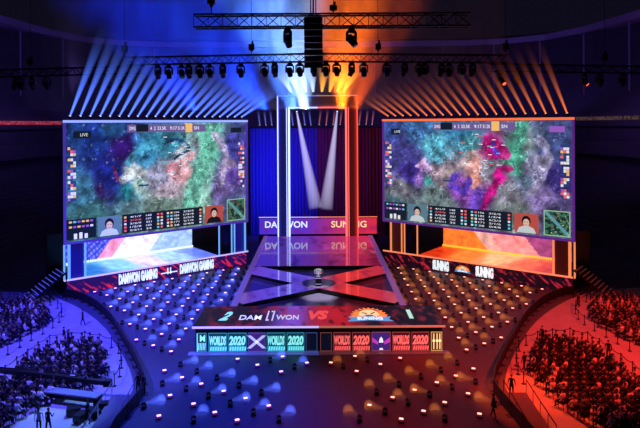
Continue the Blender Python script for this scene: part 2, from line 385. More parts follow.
# glazed display panels in the front
spec = [(195, 205, 'b', 'key'), (207, 225.5, 'b', 'WORLDS'), (226.5, 245, 'b', '2020'), (246.5, 264, 'v', 'X'), (265.5, 284, 'b', 'WORLDS'), (285.5, 303, 'b', '2020'), (304.5, 316, 'k', ''),
        (319, 330.5, 'k', ''), (332, 349.5, 'r', 'WORLDS'), (351, 369, 'r', '2020'), (370.5, 389.5, 'v', 'cup'), (391, 409, 'r', 'WORLDS'), (410.5, 428, 'r', '2020'), (430, 441, 'y', 'gold')]
for x0, x1, k, w in spec:
    X0, X1 = (x0 - CX) * 0.096, (x1 - CX) * 0.096; xc = (X0 + X1) / 2; ww = X1 - X0
    pm = M['glass' + k] if k != 'k' else M['glassk']
    mb = MB(); mb.box(X0, X1, 57.72, 57.88, 0.14, 1.95)
    pn = at_stage(mb.build('display_panel', pm, stage)); pn['label'] = {'b': 'cyan lit display panel', 'r': 'red lit display panel', 'v': 'violet lit display panel', 'y': 'amber lit display panel', 'k': 'unlit dark display panel'}[k]
    fm = mat('panel_frame_' + k, (60, 150, 170) if x0 < 310 else (150, 70, 60), 0.4, emit=((50, 150, 165) if k == 'b' else (70, 80, 150)) if x0 < 310 else ((130, 70, 60) if k != 'y' else (230, 190, 110)), es=0.8)
    mb = MB()
    mb.box(X0, X1, 57.68, 57.72, 1.9, 1.95); mb.box(X0, X1, 57.68, 57.72, 0.14, 0.19); mb.box(X0, X0 + .05, 57.68, 57.72, .14, 1.95); mb.box(X1 - .05, X1, 57.68, 57.72, .14, 1.95)
    mb.build('panel_frame', fm, pn)
    tm = M['cyanp'] if x0 < 310 else M['redp']
    if w in ('WORLDS', '2020'):
        text(w, ww * 0.9, 0.9, tm, pn, (xc, 57.70, 1.2), bold=0.045, shear=0.15)
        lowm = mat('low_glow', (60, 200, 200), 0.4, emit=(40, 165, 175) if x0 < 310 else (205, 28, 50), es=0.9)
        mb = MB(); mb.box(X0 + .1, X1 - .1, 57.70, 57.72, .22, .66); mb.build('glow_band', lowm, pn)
        mb = MB()  # reflection of the lettering drawn as glowing strokes below it
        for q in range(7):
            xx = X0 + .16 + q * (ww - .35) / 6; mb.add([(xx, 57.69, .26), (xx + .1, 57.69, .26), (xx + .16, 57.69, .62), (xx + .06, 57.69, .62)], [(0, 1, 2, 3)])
        mb.build('painted_reflection', tm, pn)
    elif w == 'X':
        mb = MB()
        for a, b in (((-.75, .45), (.75, 1.7)), ((-.75, 1.7), (.75, .45))):
            dx = .2; mb.add([(xc + a[0] - dx, 57.70, a[1]), (xc + a[0] + dx, 57.70, a[1]), (xc + b[0] + dx, 57.70, b[1]), (xc + b[0] - dx, 57.70, b[1])], [(0, 1, 2, 3)])
        mb.build('emblem', mat('x_violet', (190, 190, 255), .5, emit=(185, 190, 250), es=.95), pn)
    elif w == 'cup':
        mb = MB()
        mb.add([(xc - .22, 57.69, .95), (xc + .22, 57.69, .95), (xc + .14, 57.69, 1.35), (xc, 57.69, 1.5), (xc - .14, 57.69, 1.35)], [(0, 1, 2, 3, 4)])
        mb.add([(xc - .2, 57.69, .25), (xc + .2, 57.69, .25), (xc + .12, 57.69, .42), (xc - .12, 57.69, .42)], [(0, 1, 2, 3)])
        mb.build('emblem', M['white'], pn)
        mb = MB()
        for sx in (-1, 1):
            mb.add([(xc + sx * .3, 57.70, .75), (xc + sx * .85, 57.70, 1.0), (xc + sx * .85, 57.70, 1.45), (xc + sx * .3, 57.70, 1.05)], [(0, 1, 2, 3)])
        mb.build('wing_marks', mat('violet_marks', (190, 70, 210), .5, emit=(190, 60, 200), es=.9), pn)
    elif w == 'key':
        text('M', 0.5, 0.6, tm, pn, (xc + .1, 57.70, 1.45), bold=.02)
        mb = MB()
        for q in range(5): mb.add([(X0 + .14 + q * .15, 57.70, .3), (X0 + .22 + q * .15, 57.70, .3), (X0 + .28 + q * .15, 57.70, 1.0), (X0 + .2 + q * .15, 57.70, 1.0)], [(0, 1, 2, 3)])
        mb.box(X0 + .04, X0 + .12, 57.69, 57.70, .2, 1.9); mb.build('glow_marks', tm, pn)
    elif w == 'gold':
        mb = MB()
        for q in (0.25, 0.55, 0.8):
            mb.box(X0 + q * ww - .05, X0 + q * ww + .05, 57.69, 57.70, .3, 1.8); mb.box(X0 + q * ww - .12, X0 + q * ww + .12, 57.69, 57.70, 1.0, 1.2)
        mb.build('glow_marks', M['cream'], pn)
# writing lying on the front deck: local coordinates of the stage (y = world y - 57.6)
def flat(o, x, y, z=2.62): o.location = (x, y, z); o.rotation_euler = (-PI / 2, 0, 0); return o
def X_at(px, py): return W(px, py, 2.6)[0]
def deck_text(body, px0, px1, py0, py1, m, **kw):
    yc = (W(0, py0, 2.6)[1] + W(0, py1, 2.6)[1]) / 2; h = W(0, py0, 2.6)[1] - W(0, py1, 2.6)[1]
    x0, x1 = (px0 - CX) * yc / F, (px1 - CX) * yc / F
    return flat(text(body, x1 - x0, h, m, stage, (0, 0, 0), **kw), (x0 + x1) / 2, yc - 57.6)
deck_text('2', 219.5, 230.5, 311.5, 320, M['mint'], shear=0.5, bold=0.03).name = 'score_number'
deck_text('DAM', 238.5, 260.5, 315, 319.5, M['white2'], bold=0.01)
deck_text('WON', 275, 297.5, 315, 319.5, M['white2'], bold=0.01)
mb = MB()
for g in (-1, 1):          # the two tall strokes between the words
    x0, x1 = sorted((g * .36, g * .22)); mb.add([(x0, -1.6, 0), (x1, -1.6, 0), (x1 + .05, 1.5, 0), (x0 + .05, 1.5, 0)], [(0, 1, 2, 3)])
    x0, x1 = sorted((g * .22, g * .05)); y0 = -1.6 if g < 0 else 1.1
    mb.add([(x0, y0, 0), (x1, y0, 0), (x1, y0 + .4, 0), (x0, y0 + .4, 0)], [(0, 1, 2, 3)])
o = mb.build('emblem', M['white2'], stage); o.location = (-4.9, 3.2, 2.63)
deck_text('VS', 307.5, 327.5, 311, 319.5, M['vsred'], shear=0.25, bold=0.05)
deck_text('1', 406.5, 410.5, 310.5, 319, M['mint'], bold=0.05).name = 'score_number'
def lion(parent, s, loc, rot, name='emblem'):
    """maned animal head over a blue ribbon, in the x-z plane"""
    e = bpy.data.objects.new(name, None); link(e, parent); e.location = loc; e.rotation_euler = rot
    mb = MB(); pts = []
    for k in range(26):
        a = PI * (1.05 * k / 25 - 0.025); r = 1.0 + (0.17 if k % 2 else -0.03)
        pts.append((-math.cos(a) * 1.55 * r * s, 0, (math.sin(a) * 0.95 * r - .05) * s))
    mb.poly(pts); mb.build('mane', M['orange'], e)
    mb = MB(); mb.poly([(x * s, -.012, z * s) for x, z in ((-1.0, .1), (-.75, .55), (-.3, .72), (.3, .72), (.75, .55), (1.0, .1), (.6, -.02), (-.6, -.02))]); mb.build('face', M['cream'], e)
    mb = MB()
    for t in (-1, 1):
        mb.poly([(x * s * t, -.024, z * s) for x, z in ((.15, .30), (.62, .48), (.58, .34), (.2, .2))][::t])
    mb.poly([(x * s, -.024, z * s) for x, z in ((-.5, .0), (.5, .0), (.25, .13), (-.25, .13))])
    mb.poly([(x * s, -.024, z * s) for x, z in ((-.95, .62), (-.35, .82), (-.45, .7), (-1.0, .5))]); mb.poly([(x * s, -.024, z * s) for x, z in ((.95, .62), (1.0, .5), (.45, .7), (.35, .82))])
    mb.build('face_marks', M['navy'], e)
    mb = MB(); mb.poly([(x * s, -.03, z * s) for x, z in ((-2.1, -.62), (-1.7, -.38), (-1.95, -.08), (-1.2, -.12), (0, -.02), (1.2, -.12), (1.95, -.08), (1.7, -.38), (2.1, -.62), (1.2, -.6), (0, -.5), (-1.2, -.6))])
    rb = mb.build('ribbon', M['skyblue'], e)
    text('SUNING', 2.3 * s, .32 * s, M['white'], rb, (0, -.06, -.31 * s), bold=.02)
    return e
e = lion(stage, 1.0, (5.1, 2.85, 2.62), (-PI / 2, 0, 0)); e.scale = (1.1, 1, 2.7)
# trophy on its pedestal
t = thing('pedestal', 'square black pedestal on the crossing under the silver cup', 'pedestal', (0, 72.4, 2.63))
mb = MB(); mb.box(-.42, .42, -.42, .42, 0, .08); mb.box(-.34, .34, -.34, .34, .08, .86); mb.box(-.4, .4, -.4, .4, .86, .94); mb.build('block', M['pedestal'], t)
mb = MB(); mb.box(-.36, .36, -.36, -.345, .12, .16); mb.box(-.36, .36, -.36, -.345, .8, .84); mb.build('light_line', M['edge_b'], t)
t = thing('trophy', 'tall silver trophy cup on the black pedestal at the stage centre', 'trophy', (0, 72.4, 3.57))
cupm = mat('trophy_silver', (235, 235, 240), .2, .9, emit=(200, 200, 220), es=.35)  # silver with a faint sheen added as emission
mb = MB(); mb.lathe([(.26, 0), (.24, .06), (.1, .12), (.08, .24), (.14, .3), (.28, .45), (.32, .7), (.34, .92), (.3, .93), (.27, .7)], 20); mb.build('cup', cupm, t, True)
for s in (-1, 1):
    mb = MB(); pts = [(.12, .34), (.36, .36), (.5, .6), (.44, .85), (.33, .88)]
    for a, b in zip(pts, pts[1:]): mb.tube((s * a[0], 0, a[1]), (s * b[0], 0, b[1]), .035, n=6)
    mb.build('handle', cupm, t)

# the lit wall across the back of the stage with the team names
t = thing('name_display', 'low display wall with both team names behind the centre stage', 'display', (0, 105.3, 0))
mb = MB(); mb.box(-10.4, 10.4, 0, .7, 0, 5.6); mb.build('wall_body', M['black'], t)
def riser_col(u, v):
    b = mixc([62, 40, 190], [190, 36, 60], 1 / (1 + math.exp(-(u - .55) * 9))); s = splash(u * 3, v, 3, 8, .05, .25); return mixc(b, [110, 20, 90], .6 * s)
grid('display', M['ledsamp'], 90, 16, lambda u, v: (-10.3 + 20.6 * u, -.02, 2.7 + 2.75 * v), riser_col, t)
text('DAMWON', 7.4, 1.15, M['white'], t, (-5.6, -.06, 4.4), bold=.02); text('SUNING', 6.2, 1.15, M['cream'], t, (5.4, -.06, 4.4), bold=.02)
mb = MB(); mb.box(-10.4, 0, -.06, .1, 5.6, 5.72, 0); mb.box(0, 10.4, -.06, .1, 5.6, 5.72, 1); mb.build('edge_light', [M['edge_b'], M['edge_r']], t)

# ------------------------------------------------------------------ the portal
t = thing('portal', 'tall rectangular light portal, blue left leg and red right leg', 'portal', (0, 104.0, 0))
pw, pi_, ptop, pin, py = 6.9, 4.95, 26.9, 24.85, 0.0
for s in (-1, 1):
    mb = MB(); x0, x1 = sorted((s * pi_, s * pw)); mb.box(x0, x1, .05, 1.2, 2.5, ptop); lg = mb.build('leg', M['black'], t); lg['label'] = 'blue lit portal leg' if s < 0 else 'red lit portal leg'
    def pc(u, v, s=s):
        e = max(math.exp(-((u) / .16) ** 2), math.exp(-((1 - u) / .22) ** 2)) ; k = .35 + .65 * e  # neon glow painted into the leg face beside its tubes
        return [c * k for c in ((60, 62, 250) if s < 0 else (205, 40, 40))]
    grid('leg_face', M['portal'], 16, 30, lambda u, v, x0=x0, x1=x1: (x0 + (x1 - x0) * u, .03, 2.5 + (ptop - 2.5) * v), pc, lg)
    mb = MB(); mb.tube((s * pw, -.02, 2.5), (s * pw, -.02, ptop), .10, n=8); mb.build('outer_neon_tube', M['neon_b'] if s < 0 else M['neon_r2'], lg)
    mb = MB(); mb.tube((s * pi_, -.02, 2.5), (s * pi_, -.02, pin), .17, n=8); mb.tube((s * (pi_ + .42), -.02, 2.5), (s * (pi_ + .42), -.02, pin), .06, n=8)
    mb.build('inner_neon_tube', M['neon_b'] if s < 0 else M['neon_r'], lg)
mb = MB(); mb.box(-pw, pw, .05, 1.2, pin, ptop); bm_ = mb.build('crossbeam', M['black'], t)
def pc2(u, v):
    k = .25 + .5 * math.exp(-(v / .25) ** 2); return [c * k for c in mixc([70, 80, 250], [220, 80, 40], 1 / (1 + math.exp(-(u - .5) * 14)))]  # neon glow painted on the crossbeam, brightest along its lower tube
grid('beam_face', M['portal'], 40, 8, lambda u, v: (-pw + 2 * pw * u, .03, pin + (ptop - pin) * v), pc2, bm_)
for z, r in ((ptop, .07), (pin, .13)):
    hwid = pw if z == ptop else pi_
    mb = MB(); mb.tube((-hwid, -.02, z), (0, -.02, z), r, n=8, mi=0); mb.tube((0, -.02, z), (hwid, -.02, z), r, n=8, mi=1)
    mb.build('top_neon_tube', [M['neon_b2'], mat('neon_amber_top', (230, 150, 110), .4, emit=(225, 140, 110), es=1.0)] if z == ptop else [M['neon_b'], M['neon_r']], bm_)

# dark drapes closing the gap, blue and red light tinted into the cloth
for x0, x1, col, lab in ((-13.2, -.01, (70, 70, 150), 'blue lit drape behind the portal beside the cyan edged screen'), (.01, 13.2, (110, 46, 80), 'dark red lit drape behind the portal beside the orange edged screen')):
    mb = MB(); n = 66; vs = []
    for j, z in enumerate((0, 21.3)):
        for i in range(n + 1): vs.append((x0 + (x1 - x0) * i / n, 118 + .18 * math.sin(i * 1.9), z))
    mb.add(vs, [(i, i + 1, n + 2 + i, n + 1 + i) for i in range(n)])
    tag(mb.build('stage_drape', mat('light_tinted_drape', col, .9)), lab, 'drape')

# ------------------------------------------------------------------ screens and the side stages beneath them
SA = math.atan2(17.1, 21.2); SL = 27.2
sides = {BL: ((-32.5, 77.4), SA), RD: ((10.5, 94.5), -math.atan2(17.1, 22.3))}
lengths = {BL: 27.2, RD: 28.1}
LB = [(.03, .1, .1, (34, 66, 140)), (.15, .12, .12, (30, 58, 150)), (.27, .22, .1, (52, 24, 116)), (.22, .08, .08, (40, 90, 150)), (.4, .25, .1, (62, 152, 205)), (.33, .42, .07, (205, 222, 232)),
      (.2, .45, .12, (28, 40, 140)), (.17, .58, .06, (60, 40, 120)), (.06, .6, .12, (62, 120, 160)), (.3, .62, .06, (40, 130, 150)), (.36, .58, .05, (190, 230, 225)), (.5, .2, .09, (58, 138, 168)),
      (.45, .5, .1, (158, 158, 190)), (.52, .62, .1, (185, 165, 185)), (.56, .45, .06, (250, 165, 185)), (.6, .3, .05, (235, 240, 250)), (.62, .5, .05, (255, 190, 200)), (.68, .25, .07, (150, 170, 180)),
      (.72, .5, .08, (130, 200, 185)), (.77, .2, .1, (110, 205, 180)), (.7, .72, .1, (150, 205, 190)), (.84, .2, .06, (165, 175, 205)), (.92, .25, .09, (66, 66, 160)), (.88, .45, .05, (175, 150, 200)),
      (.92, .55, .08, (95, 70, 165)), (.85, .65, .1, (120, 100, 170)), (.1, .8, .12, (60, 110, 120)), (.3, .8, .08, (90, 130, 140)), (.5, .8, .14, (120, 150, 140)), (.9, .8, .1, (80, 90, 140))]
RB = [(.03, .1, .1, (62, 84, 160)), (.12, .3, .12, (74, 70, 150)), (.17, .5, .1, (66, 46, 150)), (.1, .7, .1, (120, 120, 130)), (.3, .25, .1, (100, 190, 220)), (.24, .42, .05, (205, 145, 215)), (.22, .55, .07, (150, 110, 190)),
      (.27, .58, .04, (60, 160, 150)), (.36, .5, .1, (165, 142, 155)), (.2, .1, .1, (66, 110, 170)), (.44, .1, .08, (60, 130, 170)), (.42, .55, .05, (90, 60, 190)), (.5, .22, .06, (80, 150, 165)), (.52, .42, .06, (245, 180, 175)),
      (.53, .55, .04, (255, 150, 120)), (.46, .66, .08, (150, 80, 190)), (.55, .75, .07, (110, 70, 190)), (.62, .25, .05, (200, 24, 124)), (.65, .3, .02, (40, 50, 160)), (.66, .5, .03, (205, 20, 130)), (.63, .62, .03, (200, 24, 130)),
      (.6, .72, .03, (190, 30, 130)), (.6, .45, .06, (160, 160, 180)), (.74, .3, .06, (76, 165, 135)), (.7, .65, .08, (150, 148, 165)), (.8, .2, .05, (150, 170, 175)), (.84, .4, .07, (150, 145, 180)), (.86, .65, .09, (140, 118, 178)),
      (.94, .25, .09, (70, 84, 140)), (.93, .5, .09, (56, 46, 118)), (.78, .55, .06, (110, 130, 160)), (.3, .8, .15, (110, 130, 130)), (.7, .85, .12, (120, 130, 130)), (.95, .8, .1, (90, 80, 130)), (.08, .88, .1, (70, 100, 110))]
LS = [([(.80, .02), (.76, .25), (.70, .5), (.64, .8)], .075, (115, 205, 180)), ([(.30, .36), (.34, .28), (.42, .2), (.46, .24)], .035, (80, 175, 215)), ([(.28, .5), (.33, .42), (.38, .46)], .04, (215, 225, 232)),
      ([(.22, .4), (.25, .5)], .014, (150, 40, 80)), ([(.57, .55), (.61, .38), (.66, .3)], .035, (255, 190, 205)), ([(.8, .1), (.87, .3), (.84, .6)], .03, (190, 175, 215)), ([(.5, .2), (.54, .16), (.62, .18), (.64, .26), (.56, .33)], .012, (30, 60, 110))]
RS = [([(.77, .02), (.745, .25), (.74, .45)], .055, (78, 165, 140)), ([(.66, .44), (.645, .55), (.61, .66), (.575, .8)], .028, (205, 18, 130)), ([(.6, .18), (.65, .24), (.69, .3), (.62, .3)], .05, (196, 22, 120)), ([(.63, .2), (.645, .3)], .02, (60, 60, 190)),
      ([(.68, .42), (.72, .43)], .02, (190, 20, 110)), ([(.53, .3), (.545, .45), (.52, .6)], .035, (255, 175, 165)), ([(.4, .62), (.48, .66), (.5, .55)], .03, (90, 60, 195)), ([(.2, .45), (.25, .38), (.28, .46)], .02, (225, 190, 235)), ([(.86, .15), (.9, .3), (.86, .5), (.82, .62)], .035, (165, 158, 195)), ([(.36, .5), (.46, .42), (.5, .3)], .03, (175, 155, 160))]
def segd(p, a, b):
    ax, ay = a[0] * 1.78, a[1]; bx, by = b[0] * 1.78, b[1]; dx, dy = bx - ax, by - ay
    t = max(0, min(1, ((p[0] - ax) * dx + (p[1] - ay) * dy) / (dx * dx + dy * dy))); return math.hypot(p[0] - ax - dx * t, p[1] - ay - dy * t)
def game_col(lst, seed, strokes):
    def f(u, v):
        v = 1 - v
        du = .05 * fnoise(u * 1.78, v, 5, seed, 3); dv = .08 * fnoise(u * 1.78, v, 5, seed + 4, 3)
        c = blobs(lst, u + du, v + dv)
        wob = .05 * fnoise(u * 1.78, v, 9, seed + 8, 4)
        for pl, wd, sc_ in strokes:
            d = min(segd((u * 1.78 + wob, v - wob), a, b) for a, b in zip(pl, pl[1:])) / wd
            if d < 1.25: c = mixc(c, sc_, .85 * min(1, max(0, (1.25 - d) / .45)))
        n = fnoise(u * 1.78, v, 11, seed + 2, 4); k = .88 + .9 * n
        rg = abs(fnoise(u * 1.78 + .3 * wob, v, 7, seed + 12, 3))
        if rg < .03: k *= 1.0 + .45 * (1 - rg / .03)
        elif rg < .06: k *= .8
        n2 = fnoise(u * 1.78, v, 34, seed + 6, 3)
        c = [x * k for x in c]
        if n2 > .3: c = mixc(c, [225, 225, 245], min(.5, (n2 - .3) * 3))
        if n2 < -.25: c = mixc(c, [20, 20, 70], .35)
        return c
    return f
ui_dark = mat('scoreboard_dark', (14, 22, 34), .5, emit=(16, 30, 44), es=.9); ui_bar = mat('top_bar_lilac', (110, 95, 150), .5, emit=(112, 92, 150), es=.9)
ui_col = [mat('ui_%d' % i, c, .5, emit=c, es=.95) for i, c in enumerate(((225, 230, 235), (240, 100, 110), (90, 200, 210), (240, 190, 110), (150, 90, 190), (40, 60, 120)))]
face_skin = mat('portrait_skin', (235, 200, 180), .5, emit=(215, 185, 165), es=.9); face_bg = mat('portrait_back', (90, 120, 140), .5, emit=(90, 125, 140), es=.9)
face_bg2 = mat('portrait_back_red', (190, 80, 70), .5, emit=(180, 80, 70), es=.9); shirt_w = mat('portrait_shirt', (220, 225, 230), .5, emit=(190, 205, 205), es=.9); hair_k = mat('portrait_hair', (20, 18, 24), .5, emit=(22, 20, 28), es=.9)
def rects(mb, lst, y, mi=0):
    for x0, x1, z0, z1 in lst: mb.add([(x0, y, z0), (x1, y, z0), (x1, y, z1), (x0, y, z1)], [(0, 1, 2, 3)], mi)
def portrait(parent, xc, z0, w, h, bg, shirt):
    mb = MB(); rects(mb, [(xc - w / 2, xc + w / 2, z0, z0 + h)], -.05); p = mb.build('player_picture', bg, parent)
    s = h
    mb = MB(); mb.poly([(xc + x * s, -.06, z0 + z * s) for x, z in ((-.5, 0), (.5, 0), (.38, .26), (.14, .36), (-.14, .36), (-.38, .26))]); mb.build('shirt', shirt, p)
    mb = MB(); mb.poly([(xc + math.cos(a) * .235 * s, -.07, z0 + .62 * s + math.sin(a) * .27 * s) for a in [k * PI / 8 for k in range(16)]]); mb.build('hair', hair_k, p)
    mb = MB(); mb.poly([(xc + math.cos(a) * .165 * s, -.08, z0 + .53 * s + math.sin(a) * .2 * s) for a in [k * PI / 8 for k in range(16)]]); fc = mb.build('face', face_skin, p)
    mb = MB(); rects(mb, [(xc - .11 * s, xc - .04 * s, z0 + .55 * s, z0 + .58 * s), (xc + .04 * s, xc + .11 * s, z0 + .55 * s, z0 + .58 * s), (xc - .05 * s, xc + .05 * s, z0 + .4 * s, z0 + .42 * s)], -.09); mb.build('features', hair_k, fc)
rnd = random.Random(3)
for side in (BL, RD):
    (ox, oy), ang = sides[side]; L = side == BL; SL = lengths[side]
    t = thing('video_screen', 'giant video screen showing a blue and teal game picture with blue top edge' if L else 'giant video screen showing a game picture with magenta splashes and orange top edge', 'screen', (ox, oy, 6.9), ang)
    mb = MB(); hh = 15.4
    mb.box(-.3, SL + .3, .02, .6, -.25, hh + .35); mb.build('cabinet', M['black'], t)
    grid('display', M['led'], 300, 170, lambda u, v: (SL * u, -.01, hh * v), game_col(LB if L else RB, 1.0 if L else 21.0, LS if L else RS), t)
    mb = MB(); mb.box(-.35, SL + .35, -.1, 0, hh + .05, hh + .38)
    mb.build('top_edge_light', mat('top_edge_' + side, (150, 170, 255) if L else (255, 120, 60), .4, emit=(150, 170, 255) if L else (255, 110, 60), es=1.15), t)
    mb = MB(); mb.box(-.35, 0, -.1, 0, -.25, hh + .1, 0); mb.box(SL, SL + .35, -.1, 0, -.25, hh + .1, 0); mb.box(-.35, SL + .35, -.1, 0, -.3, 0, 0)
    sm = (70, 50, 160) if L else (90, 40, 130)
    mb.build('side_edge_light', mat('side_edge_' + side, sm, .4, emit=sm, es=.9), t)
    # interface drawn on the picture
    Z = lambda v: hh * (1 - v)
    mb = MB(); rects(mb, [(SL * .30, SL * .74, Z(.085), Z(.015))], -.03); tb = mb.build('top_bar', ui_bar, t)
    mb = MB(); rects(mb, [(SL * .345, SL * .41, Z(.08), Z(.012))], -.04, 0); rects(mb, [(SL * .62, SL * .66, Z(.09), Z(.005))], -.04, 1)
    mb.build('bar_badges', [ui_dark, ui_col[3]], tb)
    for tx, x0, x1, m_ in (('DWG', .31, .342, ui_col[0]), ('4  2', .42, .45, ui_col[0]), ('33.5K', .46, .51, ui_col[0]), ('9:17', .53, .57, ui_col[0]), ('31.2K', .575, .615, ui_col[0]), ('SN', .67, .70, ui_col[0])):
        text(tx, SL * (x1 - x0), .5, m_, tb, (SL * (x0 + x1) / 2, -.05, Z(.05)), depth=.005, bold=.01)
    mb = MB(); rects(mb, [(SL * (.035 if L else .045), SL * (.12 if L else .1), Z(.13), Z(.07))], -.03); nb = mb.build('corner_badge', ui_dark, t)
    text('LIVE', SL * .035, .4, ui_col[0], nb, (SL * .085, -.05, Z(.1)), depth=.005)
    mb = MB(); rects(mb, [(SL * .9, SL * .97, Z(.1), Z(.05))], -.03); nb = mb.build('corner_badge', ui_dark if L else ui_col[4], t)
    for xs in (.008, .95):
        for r in range(5):
            z1 = Z(.2 + r * .095)
            mb = MB()
            for a in range(3):
                for b in range(3):
                    rects(mb, [(SL * (xs + a * .013), SL * (xs + a * .013 + .012), z1 - (b + 1) * .4, z1 - b * .4 - .05)], -.03, rnd.choice((0, 1, 5, 3, 4, 5, 0, 5)))
            mb.build('champion_badge', ui_col, t)
    # unit health marks in the fight
    mb = MB()
    for k in range(26):
        u, v = rnd.gauss(.58, .05), rnd.gauss(.3, .1)
        rects(mb, [(SL * u, SL * (u + .02), Z(v), Z(v) + .12)], -.03, rnd.choice((0, 2, 0, 1)))
    rects(mb, [(SL * .355, SL * .41, Z(.575), Z(.56))], -.03, 5)
    mb.build('unit_bars', ui_col, t)
    # lower board with player pictures and map
    zt = Z(.815)
    mb = MB(); rects(mb, [(0, SL * .14, .25, zt)], -.03); pn = mb.build('statistics_panel', ui_dark, t)
    mb = MB()
    for r in range(3):
        for q in range(6):
            if r < 2: rects(mb, [(SL * (.012 + q * .02), SL * (.026 + q * .02), zt - .45 - r * .65, zt - .2 - r * .65)], -.04, rnd.choice((0, 2, 3, 4)))
    rects(mb, [(SL * .035, SL * .05, .3, 1.0), (SL * .06, SL * .075, .3, 1.1), (SL * .085, SL * .1, .3, .9)], -.04, 0)
    mb.build('interface_pattern', ui_col, pn)
    portrait(t, SL * .205, .25, SL * .115, 2.6, face_bg, shirt_w)
    mb = MB(); rects(mb, [(SL * .27, SL * .72, .25, zt)], -.03); pn = mb.build('scoreboard_panel', ui_dark, t)
    for r in range(5):
        z = zt - .42 - r * .46
        text(('4/1/7', '2/3/6', '3/2/9', '1/2/8', '0/3/11')[r], SL * .06, .24, ui_col[0 if r != 1 else 1], pn, (SL * .34, -.05, z), depth=.005, bold=.01)
        text(('148', '197', '221', '160', '32')[r], SL * .03, .24, ui_col[0], pn, (SL * .41, -.05, z), depth=.005, bold=.01)
        text(('156', '182', '204', '171', '28')[r], SL * .03, .24, ui_col[0], pn, (SL * .565, -.05, z), depth=.005, bold=.01)
        text(('3/2/5', '1/3/4', '5/2/3', '2/1/6', '0/4/8')[r], SL * .06, .24, ui_col[0], pn, (SL * .635, -.05, z), depth=.005, bold=.01)
    mb = MB()
    for r in range(5):
        for xx in (.28, .455, .475, .51, .53, .70): rects(mb, [(SL * xx, SL * (xx + .012), zt - .55 - r * .46, zt - .28 - r * .46)], -.04, rnd.choice((0, 1, 2, 3)))
    mb.build('item_marks', ui_col, pn)
    portrait(t, SL * .79, .25, SL * .115, 2.6, face_bg2, hair_k if L else shirt_w)
    def mapcol(u, v, sd=3 if L else 8):
        n = fnoise(u, v, 7, sd, 3); d = abs(u + v - 1) < .08; e = min(u, v, 1 - u, 1 - v) < .05
        c = [60, 110, 90] if n > 0 else [22, 44, 44]
        if d: c = [90, 150, 160]
        if e: c = [150, 190, 160]
        if fnoise(u, v, 22, sd + 3, 1) > .5: c = [210, 220, 120] if u > v else [230, 90, 90]
        return c
    grid('minimap', M['led'], 40, 40, lambda u, v: (SL * (.872 + .12 * u), -.04, .2 + 3.35 * v), mapcol, t)
    remember(t)

    # side stage
    t = thing('side_stage', 'bright side stage under the blue edged screen with pink and white picture wall' if L else 'orange glowing side stage under the orange edged screen', 'stage', (ox, oy, 0), ang)
    inv = (lambda x: x) if L else (lambda x: SL - x)
    mb = MB(); mb.box(0, SL, .02, 9.2, 0, 1.95); mb.build('platform', M['black'], t)
    def deck_reflect_c(u, v, L=L):  # reflections on the glossy deck painted as self-lit colour
        if L:
            a = blobs([(.05, .5, .3, (30, 110, 190)), (.3, .5, .25, (90, 180, 220)), (.5, .5, .25, (210, 185, 225)), (.7, .5, .2, (150, 190, 235)), (.95, .5, .2, (90, 110, 235))], u, v, 3)
        else:
            a = blobs([(.05, .4, .3, (195, 45, 15)), (.3, .5, .25, (245, 110, 45)), (.55, .6, .25, (255, 160, 110)), (.75, .5, .2, (225, 90, 60)), (.95, .5, .2, (190, 60, 50))], u, v, 3)
        k = 1 + .5 * fnoise(u * 3, v * .7, 6, 2, 4)
        return [x * k for x in a]
    x0, x1 = sorted((inv(2.4), inv(22.4)))
    grid('deck_floor', M['ledsamp'], 90, 24, lambda u, v: (x0 + (x1 - x0) * u, .1 + 8.9 * v, 1.99), deck_reflect_c, t)
    def wall_c(u, v, L=L):
        uu = u if L else 1 - u
        d = uu - v * .18
        if L:
            c = [50, 55, 200] if d < .22 else ([240, 140, 190] if d < .33 else ([235, 225, 245] if d < .62 else [150, 180, 240]))
            if d < .22 and math.sin(u * 160) * math.sin(v * 30 + u * 50) > .2: c = [110, 120, 235]
        else:
            c = [150, 60, 110] if d < .22 else ([235, 130, 130] if d < .5 else ([215, 150, 140] if d < .62 else [250, 110, 40]))
        k = 1 + .45 * fnoise(u * 4, v, 5, 5, 4)
        return [x * k for x in c]
    mb = MB(); mb.box(0, SL, 9.0, 9.4, 1.95, 6.6); bw = mb.build('back_wall', M['black'], t)
    grid('wall_picture', M['ledsamp'], 120, 30, lambda u, v: (x0 + (x1 - x0) * u, 8.97, 2.0 + 4.5 * v), wall_c, bw)
    mb = MB()
    n = 60
    for k in range(n): mb.cbox(x0 + (x1 - x0) * (k + .5) / n, 8.6, 2.15, .2, .2, .3)
    ro = mb.build('footlight_row', mat('footlights_' + side, (230, 245, 255) if L else (255, 190, 60), .4, emit=(215, 240, 255) if L else (255, 180, 50), es=1.2), t)
    pm, em_ = (M['post_b'], M['edge_b']) if L else (M['post_r'], M['edge_r'])
    for x, w_ in ((-.25, .1), (.35, .16), (2.4, .11), (22.4, .08), (24.6, .08), (25.1, .08), (27.0, .13)):
        mb = MB(); mb.box(inv(x) - w_, inv(x) + w_, -.05, .12, 2.0, 6.65); mb.build('post', pm, t)
    pan = mat('side_panel_' + side, (26, 22, 110) if L else (60, 16, 14), .5, emit=(22, 18, 120) if L else (52, 12, 10), es=.8)
    for a, b in ((.5, 2.3), (25.2, 26.9)):
        q0, q1 = sorted((inv(a), inv(b))); mb = MB(); mb.box(q0, q1, .3, .42, 2.0, 6.6); mb.build('side_panel', pan, t)
    mb = MB(); mb.box(-.3, SL + .3, -.12, .05, 1.9, 2.1); mb.build('edge_light', em_, t)
